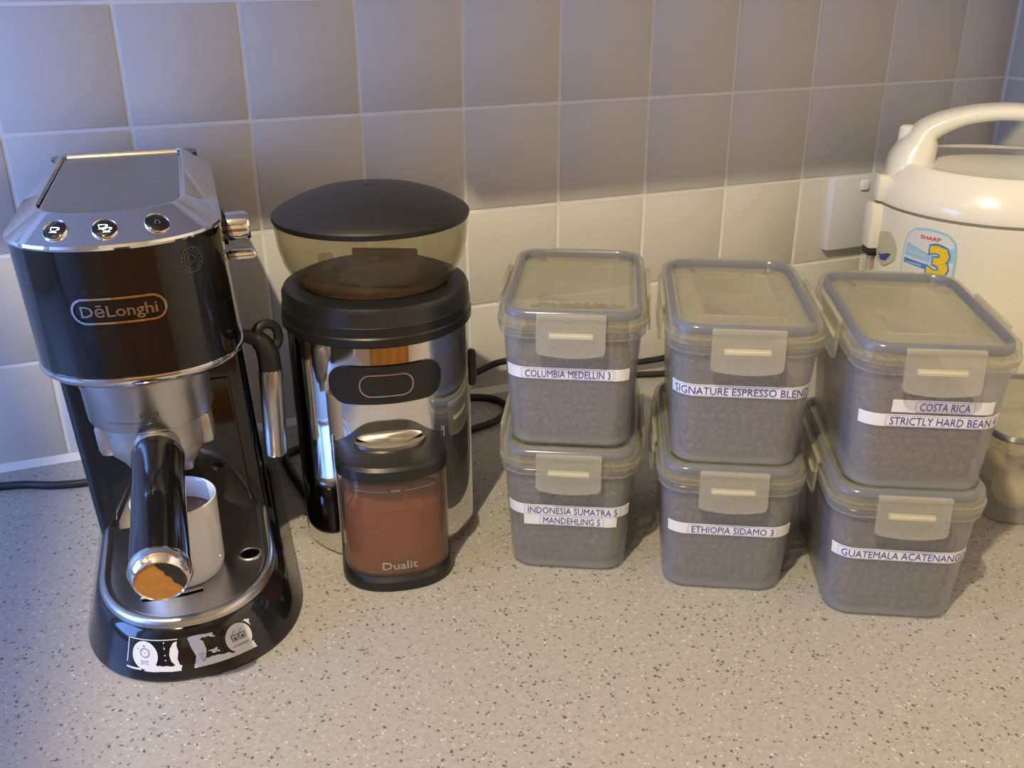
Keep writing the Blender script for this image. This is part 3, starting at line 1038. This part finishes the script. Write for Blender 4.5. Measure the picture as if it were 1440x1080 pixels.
DWN = G
dr = mk('grounds_drawer', *loft([at_z(dpl(0.0395, -0.035, -0.080, -0.1105), z) for z in (0.011, 0.0925)] +
                                [at_z(dpl(0.0378, -0.037, -0.080, -0.1088), z) for z in (0.0920, 0.0125)], False, False), 'drawer', G, smooth=35)
mk('drawer_foot', *loft([at_z(dpl(0.0405, -0.035, -0.080, -0.1120), 0.0), at_z(dpl(0.0420, -0.035, -0.080, -0.1138), 0.002), at_z(dpl(0.0420, -0.035, -0.080, -0.1138), 0.0085), at_z(dpl(0.0400, -0.035, -0.080, -0.1112), 0.0120)]), 'black', dr, smooth=35)
mk('drawer_lid', *loft([at_z(dpl(0.0398, -0.035, -0.080, -0.1108), 0.0915), at_z(dpl(0.0412, -0.035, -0.080, -0.1125), 0.0925), at_z(dpl(0.0412, -0.035, -0.080, -0.1125), 0.1005), at_z(dpl(0.0395, -0.035, -0.079, -0.1105), 0.1030), at_z(dpl(0.0380, -0.037, -0.078, -0.1050), 0.1035)]), 'black', dr, smooth=35)
# chrome scoop above the drawer
mk('chute_scoop', *xform(lathe([(0.0, 0.0006), (0.010, 0.0008), (0.019, 0.0012), (0.0250, 0.0022), (0.0262, 0.0030), (0.0268, 0.0006)], 40, 0, 0, radians(-90), radians(90)), Matrix.Translation((0, -0.0695, 0.1030)) @ Matrix.Diagonal((1.0, 0.60, 1.0, 1.0))), 'steel', dr, smooth=60)
for s in (-1, 1):
    a = s * radians(35.2)
    pts = [((GR + 0.0006) * sin(a), -(GR + 0.0006) * cos(a), z) for z in (0.003, 0.04, 0.08, 0.1075)]
    mk('opening_edge', *tube(pts, 0.0011, 8, 2), 'chrome', G, smooth=60)
dpath = Path(front_outline(0.0395, -0.035, -0.080, -0.1105, nb=2, nf=120, p=2.3, rb=0.002), (0, -0.1105))


def dsurf(zc):
    def f(x, y, off):
        p, n_ = dpath.at(x)
        return (p.x + n_.x * off, p.y + n_.y * off, zc + y)
    return f


flat('lettering', text2('Dualit', 0.0066, 0.0260, 0.02), dsurf(0.0215), 0.0005, 'cast', dr, 'raised pale brand lettering')
flat('max_mark', join(text2('MAX', 0.0022, None, 0, 0, 0.0), stroke2([(-0.030, -0.0002), (-0.006, -0.0002)], 0.0003), stroke2([(0.006, -0.0002), (0.030, -0.0002)], 0.0003)), dsurf(0.0845), 0.0005, 'cast', dr)
# power cord of the grinder with loops at the back
gi = Matrix.Rotation(radians(10), 4, 'Z') @ Matrix.Translation((-0.158, 0.206, 0))


def gl(pts): return [tuple(gi @ Vector(p)) for p in pts]


mk('power_cord', *tube(gl([(0.205, -0.150, 0.020), (0.228, -0.110, 0.008), (0.262, -0.090, 0.0038), (0.300, -0.078, 0.0038), (0.321, -0.056, 0.0038), (0.318, -0.030, 0.0038), (0.298, -0.016, 0.0040),
                           (0.262, -0.022, 0.010), (0.235, -0.030, 0.020), (0.262, -0.026, 0.026), (0.300, -0.020, 0.034), (0.335, -0.016, 0.040), (0.40, -0.012, 0.028), (0.470, -0.012, 0.0150), (0.515, -0.012, 0.0125), (0.56, -0.012, 0.0140), (0.63, -0.012, 0.010), (0.70, -0.011, 0.0045), (0.76, -0.014, 0.0040)]),
                       0.0036, 10), 'rubber', G, smooth=60)
mk('spare_lead', *tube(gl([(0.205, -0.155, 0.030), (0.150, -0.085, 0.012), (0.115, -0.066, 0.0045), (0.091, -0.075, 0.0040), (0.090, -0.105, 0.0040), (0.0935, -0.135, 0.0040), (0.099, -0.165, 0.0040), (0.118, -0.175, 0.010)]),
                       0.0036, 10), 'rubber', G, smooth=60)
mk('rear_cable_clip', *xform(box(-0.005, 0.005, -0.004, 0.004, 0.120, 0.150, 0.003), Matrix.Rotation(radians(78), 4, 'Z') @ Matrix.Translation((0.0, -0.0715, 0))), 'black', G, smooth=40)
# grounds heap inside the drawer
gb = []
for z, k in ((0.0125, 1.0), (0.050, 1.0), (0.066, 0.995)):
    gb.append([(x, min(y, -0.0740), z) for x, y in dpl(0.0370 * k, -0.040, -0.080, -0.1078)])
top = dpl(0.030, -0.050, -0.078, -0.098)
gb.append([(x, min(y, -0.0760), 0.0715 + 0.004 * random.uniform(-1, 1)) for x, y in top])
gb.append([(x * 0.5, (min(y, -0.0760) + 0.087) * 0.5 - 0.087, 0.0770 + 0.001 * random.uniform(-1, 1)) for x, y in top])
o = mk('coffee_grounds', *loft(gb), 'grounds', smooth=50)
o.location = G.location
o.rotation_euler = G.rotation_euler
tag(o, 'orange-brown ground coffee heaped inside the grinder drawer', 'coffee', kind='stuff')

# ------------------------------------------------------------------ storage containers
TH = radians(-27)
EX = Vector((cos(TH), sin(TH)))
EY = Vector((-sin(TH), cos(TH)))
HT = 0.106
BW, BD, TW, TD = 0.087, 0.143, 0.0975, 0.1525


def body_out(z, off=0.0, n=8):
    t = min(max(z / 0.088, 0), 1)
    w = BW + (TW - BW) * t
    d = BD + (TD - BD) * t
    return rrect(w + 2 * off, d + 2 * off, 0.0175 + off, n)


class TubSurf:
    def __init__(self, zc):
        self.zc = zc
        pts = body_out(zc, 0, 14)
        # start at back centre so that the front run is unbroken
        k = max(range(len(pts)), key=lambda i: (pts[i][1], -abs(pts[i][0])))
        pts = pts[k:] + pts[:k]
        w = BD / 2
        mid = min(range(len(pts)), key=lambda i: abs(pts[i][0]) + (0 if pts[i][1] < 0 else 9))
        # insert the front centre
        fy = min(p[1] for p in pts)
        out = []
        for a, b in zip(pts, pts[1:] + pts[:1]):
            out.append(a)
            if abs(a[1] - fy) < 1e-6 and abs(b[1] - fy) < 1e-6 and a[0] * b[0] < 0:
                out.append((0.0, fy))
        self.path = Path(out, (0.0, fy))
        self.dw = (TW - BW) / 2 / 0.088

    def __call__(self, x, y, off):
        p, n = self.path.at(x)
        o = off + self.dw * y
        return (p.x + n.x * o, p.y + n.y * o, self.zc + y)


tub_cache = {}


def put(name, key, make, m, parent, smooth=35, **kw):
    """shares mesh data between alike parts"""
    if key in tub_cache:
        o = bpy.data.objects.new(name, tub_cache[key])
        o.parent = parent
        COL.objects.link(o)
    else:
        o = mk(name, *make(), m, parent, smooth=smooth)
        tub_cache[key] = o.data
    return o


def g_body():
    o = [at_z(rrect(BW - 0.004, BD - 0.004, 0.0155, 8), 0.0), at_z(body_out(0.0015, 0), 0.0018), at_z(body_out(0.03), 0.03), at_z(body_out(0.06), 0.06), at_z(body_out(0.0850), 0.0850),
         at_z(rrect(0.1030, 0.1585, 0.021, 8), 0.0855), at_z(rrect(0.1035, 0.1590, 0.021, 8), 0.0875), at_z(rrect(0.1035, 0.1590, 0.021, 8), 0.0900), at_z(rrect(0.1025, 0.1580, 0.0205, 8), 0.0905)]
    i = [at_z(body_out(0.088, -0.0012), 0.0905), at_z(body_out(0.06, -0.0012), 0.06), at_z(body_out(0.03, -0.0012), 0.03), at_z(body_out(0.0, -0.0014), 0.0020)]
    return loft(o + i)


def g_lid():
    L_ = 0.1045, 0.1600
    r = [(0.0, 0.0915, 0.0), (-0.0006, 0.0928, 0), (-0.0006, 0.0960, 0), (0.0004, 0.0968, 0), (0.0006, 0.1005, 0), (0.0012, 0.1035, 0), (0.0030, 0.1054, 0), (0.0060, 0.1060, 0), (0.0090, 0.1056, 0), (0.0100, 0.1040, 0), (0.0105, 0.1024, 0),
         (0.0235, 0.1024, 0), (0.0240, 0.1029, 0), (0.0252, 0.1029, 0), (0.0257, 0.1024, 0)]
    top = [at_z(rrect(L_[0] - 2 * i, L_[1] - 2 * i * (1.0 if i < 0.02 else 1.25), max(0.0215 - i * 0.8, 0.004), 8), z) for i, z, _ in r]
    und = [at_z(rrect(L_[0] - 2 * i, L_[1] - 2 * i, max(0.0215 - i * 0.8, 0.004), 8), z) for i, z in ((0.0012, 0.0915), (0.0025, 0.0980), (0.0100, 0.0980), (0.0125, 0.1010))]
    return loft(und[::-1] + top)


def g_gasket():
    def q(i, z): return at_z(rrect(0.1045 - 2 * i, 0.16 - 2 * i, 0.0215 - i * 0.8, 8), z)
    V, F = loft([q(0.0042, 0.0986), q(0.0042, 0.1022), q(0.0048, 0.1046), q(0.0060, 0.1051), q(0.0071, 0.1044), q(0.0071, 0.0986)], False, False)
    n = 36
    for i in range(n):
        j = (i + 1) % n
        F.append((i, 5 * n + i, 5 * n + j, j))
    return V, F


def latch_shape(w, top, bot, bulge, thick, y, kick=0.0030):
    out = [(-w / 2, top), (-w / 2, bot + 0.004)]
    for k in range(1, 4):
        a = radians(180 + 30 * k)
        out.append((-w / 2 + 0.004 + 0.004 * cos(a), bot + 0.004 + 0.004 * sin(a)))
    for k in range(1, 8):
        x = -w / 2 + 0.004 + (w - 0.008) * k / 8
        out.append((x, bot - bulge * (1 - (2 * k / 8 - 1) ** 2)))
    for k in range(0, 3):
        a = radians(270 + 30 * k)
        out.append((w / 2 - 0.004 + 0.004 * cos(a), bot + 0.004 + 0.004 * sin(a)))
    out += [(w / 2, bot + 0.004), (w / 2, top)]

    def yy(z):                                     # the foot kicks outwards
        t = max(0.0, (top - z) / (top - bot))
        return y - kick * t * t
    rA = [(x, yy(z) - thick, z) for x, z in out]
    rB = [(x, yy(z), z) for x, z in out]
    cx, cz = 0.0, (top + bot) / 2
    rin = [(x * 0.93, yy(z) - thick, cz + (z - cz) * 0.91) for x, z in out]
    rin2 = [(x * 0.93, yy(z) - thick + 0.0006, cz + (z - cz) * 0.91) for x, z in out]
    return loft([rB, rA, rin, rin2], True, True)


def g_latch(w, half):
    def f():
        a = latch_shape(w, 0.1040, 0.0760, 0.0018, 0.0016, -half - 0.0012, 0.0030 if w < 0.06 else 0.0008)
        b = box(-w / 2, w / 2, -half - 0.0028, -half + 0.0006, 0.1005, 0.1045, 0.0008)
        return join(a, b)
    return f


def make_beans(fill, seed):
    """roasted beans packed against the sides and over the top; a solid heap fills the middle"""
    r = random.Random(seed)
    nu, nv = 7, 4
    uv = []
    for j in range(nv + 1):
        th = pi * j / nv
        for i in range(nu):
            ph = 2 * pi * i / nu
            x, y, z = sin(th) * cos(ph), sin(th) * sin(ph), cos(th)
            if z > 0: z *= 0.72
            uv.append((x * 0.0036, y * 0.0052, z * 0.0030))
    fc = []
    for j in range(nv):
        for i in range(nu):
            k = (i + 1) % nu
            fc.append((j * nu + i, j * nu + k, (j + 1) * nu + k, (j + 1) * nu + i))
    V, F = loft([at_z(body_out(z, -0.0095), max(z, 0.0050)) for z in (0.0, 0.02, fill - 0.003)])
    V, F = list(V), list(F)

    def add(p, nrm):
        q = Vector(nrm).to_track_quat('Z', 'Y').to_matrix() @ Matrix.Rotation(r.uniform(0, 6.28), 3, 'Z')
        tilt = Matrix.Rotation(r.uniform(-0.38, 0.38), 3, 'X')
        s = r.uniform(0.88, 1.08)
        b = len(V)
        for v in uv:
            V.append(tuple(Vector(p) + q @ (tilt @ (Vector(v) * s))))
        F.extend(tuple(i + b for i in f) for f in fc)
    z = 0.0090
    while z < fill:
        pa = Path(body_out(z, -0.0078, 6) + body_out(z, -0.0078, 6)[:1], body_out(z, -0.0078, 6)[0])
        L_ = pa.c[-1]
        s = r.uniform(0, 0.005)
        while s < L_:
            p, n = pa.at(s)
            add((p.x, p.y, z + r.uniform(-0.001, 0.001)), (n.x, n.y, r.uniform(-.25, .25)))
            s += r.uniform(0.0062, 0.0078)
        z += 0.0062
    o = body_out(fill, -0.0095)
    w = max(p[0] for p in o)
    d = max(p[1] for p in o)
    x = -w
    while x < w:
        y = -d
        while y < d:
            if math.hypot(max(0, abs(x) - w + 0.012), max(0, abs(y) - d + 0.012)) > 0.011:
                y += 0.0078                        # stay inside the rounded corner
                continue
            add((x + r.uniform(-.001, .001), y + r.uniform(-.001, .001), fill - 0.001 + r.uniform(-.0015, .0025)), (r.uniform(-.5, .5), r.uniform(-.5, .5), 1))
            y += 0.0078
        x += 0.0072
    return V, F


def container(lx, ly, z, tapes, fill, seed, label, blabel, dz=0.0):
    pos = EX * lx + EY * ly
    t = thing('storage_container', (pos.x, pos.y, z), TH + dz, label, 'container', 'clip-lid coffee bean containers')
    put('body', 'body', g_body, 'tub', t, 40)
    lid = put('lid', 'lid', g_lid, 'tublid', t, 35)
    put('gasket', 'gasket', g_gasket, 'gasket', lid, 35)
    for k, (w, half) in enumerate(((0.0475, 0.080), (0.066, 0.05225), (0.0475, 0.080), (0.066, 0.05225))):
        la = put('latch', 'latch%d' % (k % 2), g_latch(w, half), 'latch', lid, 30)
        la.rotation_euler = (0, 0, k * pi / 2)
        tb = put('latch_tab', 'tab%d' % (k % 2), (lambda w=w, half=half: box(-w * 0.32, w * 0.32, -half - 0.0026, -half + 0.001, 0.0868, 0.0905, 0.0008)), 'tabm', lid, 40)
        tb.rotation_euler = (0, 0, k * pi / 2)
    for text, zc, x0, x1, tx0, tx1 in tapes:
        s = TubSurf(zc)
        h = 0.0088
        nseg = max(8, int((x1 - x0) / 0.003))
        V, F = [], []
        for k in range(nseg + 1):
            x = x0 + (x1 - x0) * k / nseg
            for y, off in ((-h / 2, 0.0), (-h / 2, 0.00035), (h / 2, 0.00035), (h / 2, 0.0)):
                V.append(s(x, y, off))
        for k in range(nseg):
            for q in range(3):
                F.append((4 * k + q, 4 * k + q + 1, 4 * k + q + 5, 4 * k + q + 4))
        F += [(0, 1, 2, 3), tuple(4 * nseg + q for q in (3, 2, 1, 0))]
        tp = mk('label_tape', V, F, 'tape', t, smooth=40)
        tp['label'] = 'white label tape with blue capital letters'
        tx = (tx0 + tx1) / 2
        mk('lettering', *on(s, text2(text, 0.0056, tx1 - tx0, 0.0, tx, 0.0), 0.0007), 'ink', tp, fix=False)
        mk('print_frame', *on(s, stroke2([(tx + x, y) for x, y in rrect(tx1 - tx0 + 0.005, 0.0076, 0.0012, 3)] , 0.00022, True), 0.0006), 'frame_ink', tp, fix=False)
    key = (round(fill, 3), seed)
    V, F = make_beans(fill, seed)
    b = mk('coffee_beans', V, F, 'bean', None, smooth=80, fix=False)
    b.location = t.location + Vector((0, 0, 0.0))
    b.rotation_euler = t.rotation_euler
    tag(b, blabel, 'coffee beans', kind='stuff')
    return t


hw1 = 0.0465
container(0.3880, -0.1080, 0.0, [('INDONESIA SUMATRA 5', 0.0538, -0.0475, 0.0480, -0.030, 0.0365), ('MANDEHLING 5', 0.0450, -0.0330, 0.0365, -0.0185, 0.0240)], 0.066, 1,
          'clear clip-lid container labelled INDONESIA SUMATRA 5 and MANDEHLING 5, bottom of its stack',
          'dark roasted coffee beans inside the container labelled INDONESIA SUMATRA 5')
container(0.3875, -0.1060, HT, [('COLUMBIA MEDELLIN 3', 0.0580, -0.0480, 0.0420, -0.0320, 0.0280)], 0.062, 2,
          'clear clip-lid container labelled COLUMBIA MEDELLIN 3, top of its stack',
          'dark roasted coffee beans inside the container labelled COLUMBIA MEDELLIN 3')
container(0.5040, -0.1230, 0.0, [('ETHIOPIA SIDAMO 3', 0.0535, -0.0440, 0.0470, -0.0260, 0.0320)], 0.062, 3,
          'clear clip-lid container labelled ETHIOPIA SIDAMO 3, bottom of its stack',
          'dark roasted coffee beans inside the container labelled ETHIOPIA SIDAMO 3')
container(0.5040, -0.1245, HT, [('SIGNATURE ESPRESSO BLEND', 0.0575, -0.0500, 0.0500, -0.0460, 0.0460)], 0.052, 4,
          'clear clip-lid container labelled SIGNATURE ESPRESSO BLEND, top of its stack',
          'dark roasted coffee beans inside the container labelled SIGNATURE ESPRESSO BLEND')
container(0.6190, -0.1450, 0.0, [('GUATEMALA ACATENANGO', 0.0540, -0.0480, 0.0470, -0.0400, 0.0450)], 0.064, 5,
          'clear clip-lid container labelled GUATEMALA ACATENANGO, bottom of its stack',
          'dark roasted coffee beans inside the container labelled GUATEMALA ACATENANGO')
container(0.6200, -0.1480, HT, [('STRICTLY HARD BEAN 4', 0.0520, -0.0450, 0.0470, -0.0250, 0.0430), ('COSTA RICA', 0.0625, -0.0250, 0.0380, -0.0080, 0.0230)], 0.048, 6,
          'clear clip-lid container labelled COSTA RICA STRICTLY HARD BEAN 4, top of its stack',
          'dark roasted coffee beans inside the container labelled COSTA RICA')

# ------------------------------------------------------------------ rice cooker
RC = (0.826, -0.155)
K = thing('rice_cooker', (RC[0], RC[1], 0.0), 0, 'cream plastic rice cooker with arched carry handle in the corner', 'rice cooker')
R0 = 0.1195
mk('body', *lathe([(0.0, 0.004), (0.092, 0.004), (0.100, 0.008), (0.108, 0.022), (0.1135, 0.060), (0.1170, 0.120), (0.1190, 0.165), (R0, 0.190), (R0, 0.1965), (0.1180, 0.1980), (0.0, 0.1980)], 112), 'cream', K, smooth=35)
mk('lid_gap', *lathe([(0.110, 0.1970), (0.1191, 0.1965), (0.1194, 0.2002), (0.110, 0.2000)], 96), 'seam', K, smooth=35)
lidp = [(0.0, 0.1990), (0.1180, 0.1990), (0.1200, 0.2002), (0.1202, 0.2040), (0.1180, 0.2130), (0.1130, 0.2230), (0.1065, 0.2320), (0.1010, 0.2378), (0.0980, 0.2395), (0.0950, 0.2396), (0.0900, 0.2380), (0.0800, 0.2372), (0.0500, 0.2400), (0.0, 0.2415)]
kl = mk('lid', *lathe(lidp, 112), 'cream', K, smooth=40)
# handle: wide arch running left to right, flaring into the lid at both ends
HP = [(-0.0870, 0.0, 0.2200), (-0.0865, 0.0, 0.2360), (-0.0810, 0.0, 0.2530), (-0.0730, 0.0, 0.2690), (-0.0460, 0.0, 0.2820), (-0.015, 0.0, 0.2880)]
HP += [(-x, y, z) for x, y, z in HP[::-1]]
wid = [0.046, 0.043, 0.036, 0.028, 0.0235, 0.0220]
wid += wid[::-1]
thk = [0.0260, 0.0240, 0.0185, 0.0120, 0.0088, 0.0080]
thk += thk[::-1]
P = catmull(HP, 6)
rings = []
for i, p in enumerate(P):
    t = i / (len(P) - 1) * (len(HP) - 1)
    k = min(int(t), len(HP) - 2)
    f = t - k
    w = wid[k] + (wid[k + 1] - wid[k]) * f
    th = thk[k] + (thk[k + 1] - thk[k]) * f
    T_ = (P[min(i + 1, len(P) - 1)] - P[max(i - 1, 0)]).normalized()
    N = Vector((0, 1, 0)).cross(T_) * -1
    ring = []
    for q in range(24):
        a = 2 * pi * q / 24
        ca, sa = cos(a), sin(a)
        u = math.copysign(abs(ca) ** 0.75, ca) * w
        v = math.copysign(abs(sa) ** 0.75, sa) * th
        ring.append(tuple(p + Vector((0, 1, 0)) * u + N * v))
    rings.append(ring)
mk('handle', *xform(loft(rings), Matrix.Rotation(radians(-40), 4, 'Z')), 'cream', kl, smooth=50)
mk('steam_vent', *lathe([(0.0, 0.2700), (0.0065, 0.2700), (0.0095, 0.2680), (0.0100, 0.2620), (0.0100, 0.2300), (0.0, 0.2300)], 24, -0.066, 0.066), 'cream', kl, smooth=40)
# latch on the left flank
la = radians(-112)
lm = Matrix.Rotation(la, 4, 'Z')
mk('hinge_cover', *xform(box(-0.013, 0.013, -R0 - 0.010, -R0 + 0.010, 0.150, 0.197, 0.004), lm), 'cream', K, smooth=40)
mk('hinge_lug', *xform(box(-0.009, 0.009, -R0 - 0.006, -R0 + 0.008, 0.1990, 0.2260, 0.004), lm), 'cream', kl, smooth=40)
mk('hinge_pad', *xform(box(-0.011, 0.011, -R0 - 0.008, -R0 + 0.010, 0.142, 0.151, 0.003), lm), 'rubber', K, smooth=40)


def rs(az, zc):
    def f(x, y, off):
        z = zc + y
        r = 0.1190 + (z - 0.165) * 0.022
        a = az + x / 0.119
        return ((r + off) * sin(a), -(r + off) * cos(a), z)
    return f


ss = rs(radians(-72.5), 0.1590)
o_ = [(-0.0270, -0.030), (0.0280, -0.030), (0.0275, 0.010), (0.0250, 0.0200), (0.0170, 0.0265), (0.0050, 0.0285), (-0.0050, 0.0285), (-0.0170, 0.0265), (-0.0240, 0.0200), (-0.0268, 0.010)]
stk = mk('front_sticker', *on(ss, poly2(o_), 0.0004), 'white_print', K, fix=False)
stk['label'] = 'blue, white and yellow sticker with a big 3'
flat('sticker_edge', join(stroke2([(-0.0270, -0.03)] + [o_[9], o_[8], o_[7]], 0.0010), stroke2([o_[7], o_[6], o_[5], o_[4], o_[3], o_[2], o_[1]], 0.0022)), ss, 0.0006, 'ltblue', stk)
flat('blue_band', join(poly2([(-0.0245, -0.0015), (0.0030, -0.0035), (0.0060, 0.0035), (-0.010, 0.0085), (-0.0235, 0.0115)]), poly2([(0.016, -0.006), (0.0265, 0.002), (0.0265, 0.016), (0.020, 0.012)])), ss, 0.0006, 'ltblue', stk)
flat('navy_band', poly2([(-0.0245, -0.0090), (0.0010, -0.0110), (0.0020, -0.0060), (-0.0245, -0.0040)]), ss, 0.0007, 'blue', stk)
flat('lettering', join(text2('advanced', 0.0030, 0.0205, 0.01, -0.0120, 0.0030), text2('complete', 0.0024, 0.0175, 0.01, -0.0130, -0.0078)), ss, 0.0009, 'white_print', stk)
flat('brand_lettering', text2('SHARP', 0.0036, 0.0210, 0.02, 0.0010, 0.0205), ss, 0.0008, 'red', stk)
flat('numeral_edge', text2('3', 0.0300, 0.0235, 0.075, 0.0120, -0.0010), ss, 0.0010, 'blue', stk)
flat('numeral', text2('3', 0.0290, 0.0205, 0.04, 0.0120, -0.0010), ss, 0.0012, 'yellow', stk)
flat('star_mark', join(stroke2([(-0.0125, -0.0185), (-0.0125, -0.0245)], 0.0016), stroke2([(-0.0155, -0.0215), (-0.0095, -0.0215)], 0.0016)), ss, 0.0008, 'grey_print', stk)
gs_ = rs(radians(-99), 0.156)
flat('glue_mark', poly2([(0.019 * cos(2 * pi * k / 26) * (1 + 0.08 * sin(3 * k)), 0.0175 * sin(2 * pi * k / 26) * (1 + 0.06 * cos(5 * k))) for k in range(26)]), gs_, 0.0004, 'glue', K)
flat('blue_tick', poly2([(-0.010, -0.006), (-0.006, -0.0085), (0.006, -0.0040), (0.012, -0.0035), (0.004, -0.0125), (-0.006, -0.0140)]), gs_, 0.0007, 'navy', K)
flat('orange_smear', poly2(jag([(-0.030, -0.030), (-0.022, -0.030), (-0.021, 0.004), (-0.024, 0.006)], 0.0012, 5, 12)), gs_, 0.0005, 'orange', K)

mk('power_cord', *tube([(-0.075, 0.080, 0.015), (-0.12, 0.115, 0.005), (-0.18, 0.128, 0.0038), (-0.25, 0.128, 0.0038), (-0.296, 0.121, 0.0038), (-0.318, 0.124, 0.0038), (-0.345, 0.130, 0.0038), (-0.40, 0.125, 0.0038), (-0.45, 0.10, 0.0038)], 0.0034, 10), 'rubber', K, smooth=60)

# wall socket behind the cooker
sk = thing('wall_socket', (0.781, 0.0, 0.158), 0, 'white square wall socket on the tiles behind the rice cooker', 'socket')
mk('plate', *box(-0.043, 0.043, -0.010, 0.004, -0.043, 0.043, 0.003), 'socket', sk, smooth=40)
mk('rocker', *box(-0.006, 0.006, -0.013, -0.009, 0.026, 0.038, 0.002), 'ceramic', sk, smooth=40)

# ------------------------------------------------------------------ food tub at the right
FT = thing('food_container', (0.686, -0.372, 0.0), radians(-30), 'small clear clip-lid tub of pale food beside the stack in front of the rice cooker', 'container')
FW, FD, FH = 0.105, 0.135, 0.080


def fout(z, off=0.0): return rrect(FW - 0.010 + 0.010 * z / FH + 2 * off, FD - 0.010 + 0.010 * z / FH + 2 * off, 0.018 + off, 8)


mk('body', *loft([at_z(fout(0, -0.002), 0.0), at_z(fout(0.002), 0.002), at_z(fout(FH * 0.5), FH * 0.5), at_z(fout(FH - 0.012), FH - 0.012), at_z(fout(FH, 0.004), FH - 0.011), at_z(fout(FH, 0.004), FH - 0.007)] +
                 [at_z(fout(FH - 0.012, -0.0012), FH - 0.007), at_z(fout(FH * 0.5, -0.0012), FH * 0.5), at_z(fout(0.002, -0.0014), 0.0022)]), 'tub', FT, smooth=40)
fl = mk('lid', *loft([at_z(fout(FH, 0.0020), FH - 0.0065), at_z(fout(FH, 0.0045), FH - 0.0065), at_z(fout(FH, 0.0045), FH), at_z(fout(FH, 0.002), FH + 0.003), at_z(fout(FH, -0.002), FH + 0.003), at_z(fout(FH, -0.004), FH)]), 'tublid', FT, smooth=35)
V, F = loft([at_z(fout(FH, 0.003), FH - 0.002), at_z(fout(FH, 0.003), FH + 0.0015), at_z(fout(FH, 0.0), FH + 0.0024), at_z(fout(FH, 0.0), FH - 0.002)], False, False)
n = 36
F += [(i, 3 * n + i, 3 * n + (i + 1) % n, (i + 1) % n) for i in range(n)]
mk('gasket', V, F, 'gasket', fl, smooth=35)
for k, half in enumerate((FD / 2 + 0.0042, FW / 2 + 0.0042, FD / 2 + 0.0042, FW / 2 + 0.0042)):
    q = latch_shape(0.05, FH + 0.001, FH - 0.026, 0.0018, 0.0016, -half - 0.001)
    o = mk('latch', *q, 'latch', fl, smooth=30)
    o.rotation_euler = (0, 0, k * pi / 2)
fr = random.Random(4)
for i, (px, py, pz, s) in enumerate(((-0.022, -0.037, 0.0225, 0.0175), (0.016, -0.036, 0.018, 0.0155), (-0.020, 0.005, 0.0225, 0.0165), (0.020, 0.002, 0.018, 0.016), (-0.010, -0.018, 0.0500, 0.0160), (-0.022, 0.0405, 0.019, 0.0150), (0.018, 0.036, 0.018, 0.0155))):
    V, F = [], []
    nu, nv = 16, 10
    ph0 = fr.uniform(0, 6)
    for j in range(nv + 1):
        th = pi * j / nv
        for k in range(nu):
            ph = 2 * pi * k / nu
            r = s * (1 + 0.10 * sin(2 * ph + ph0) * sin(th) + 0.07 * cos(3 * th + ph0))
            V.append((r * 1.08 * sin(th) * cos(ph), r * 1.0 * sin(th) * sin(ph), r * 0.92 * cos(th)))
    for j in range(nv):
        for k in range(nu):
            F.append((j * nu + k, j * nu + (k + 1) % nu, (j + 1) * nu + (k + 1) % nu, (j + 1) * nu + k))
    o = mk('food_piece', V, F, 'food', None, smooth=80)
    w = Matrix.Rotation(radians(-30), 4, 'Z') @ Vector((px, py, pz))
    o.location = (0.686 + w.x, -0.372 + w.y, w.z)
    o.rotation_euler = (fr.uniform(-.4, .4), fr.uniform(-.4, .4), fr.uniform(0, 6))
    tag(o, 'pale knobbly piece of food inside the small clear tub', 'food', 'pieces of food in the small tub')
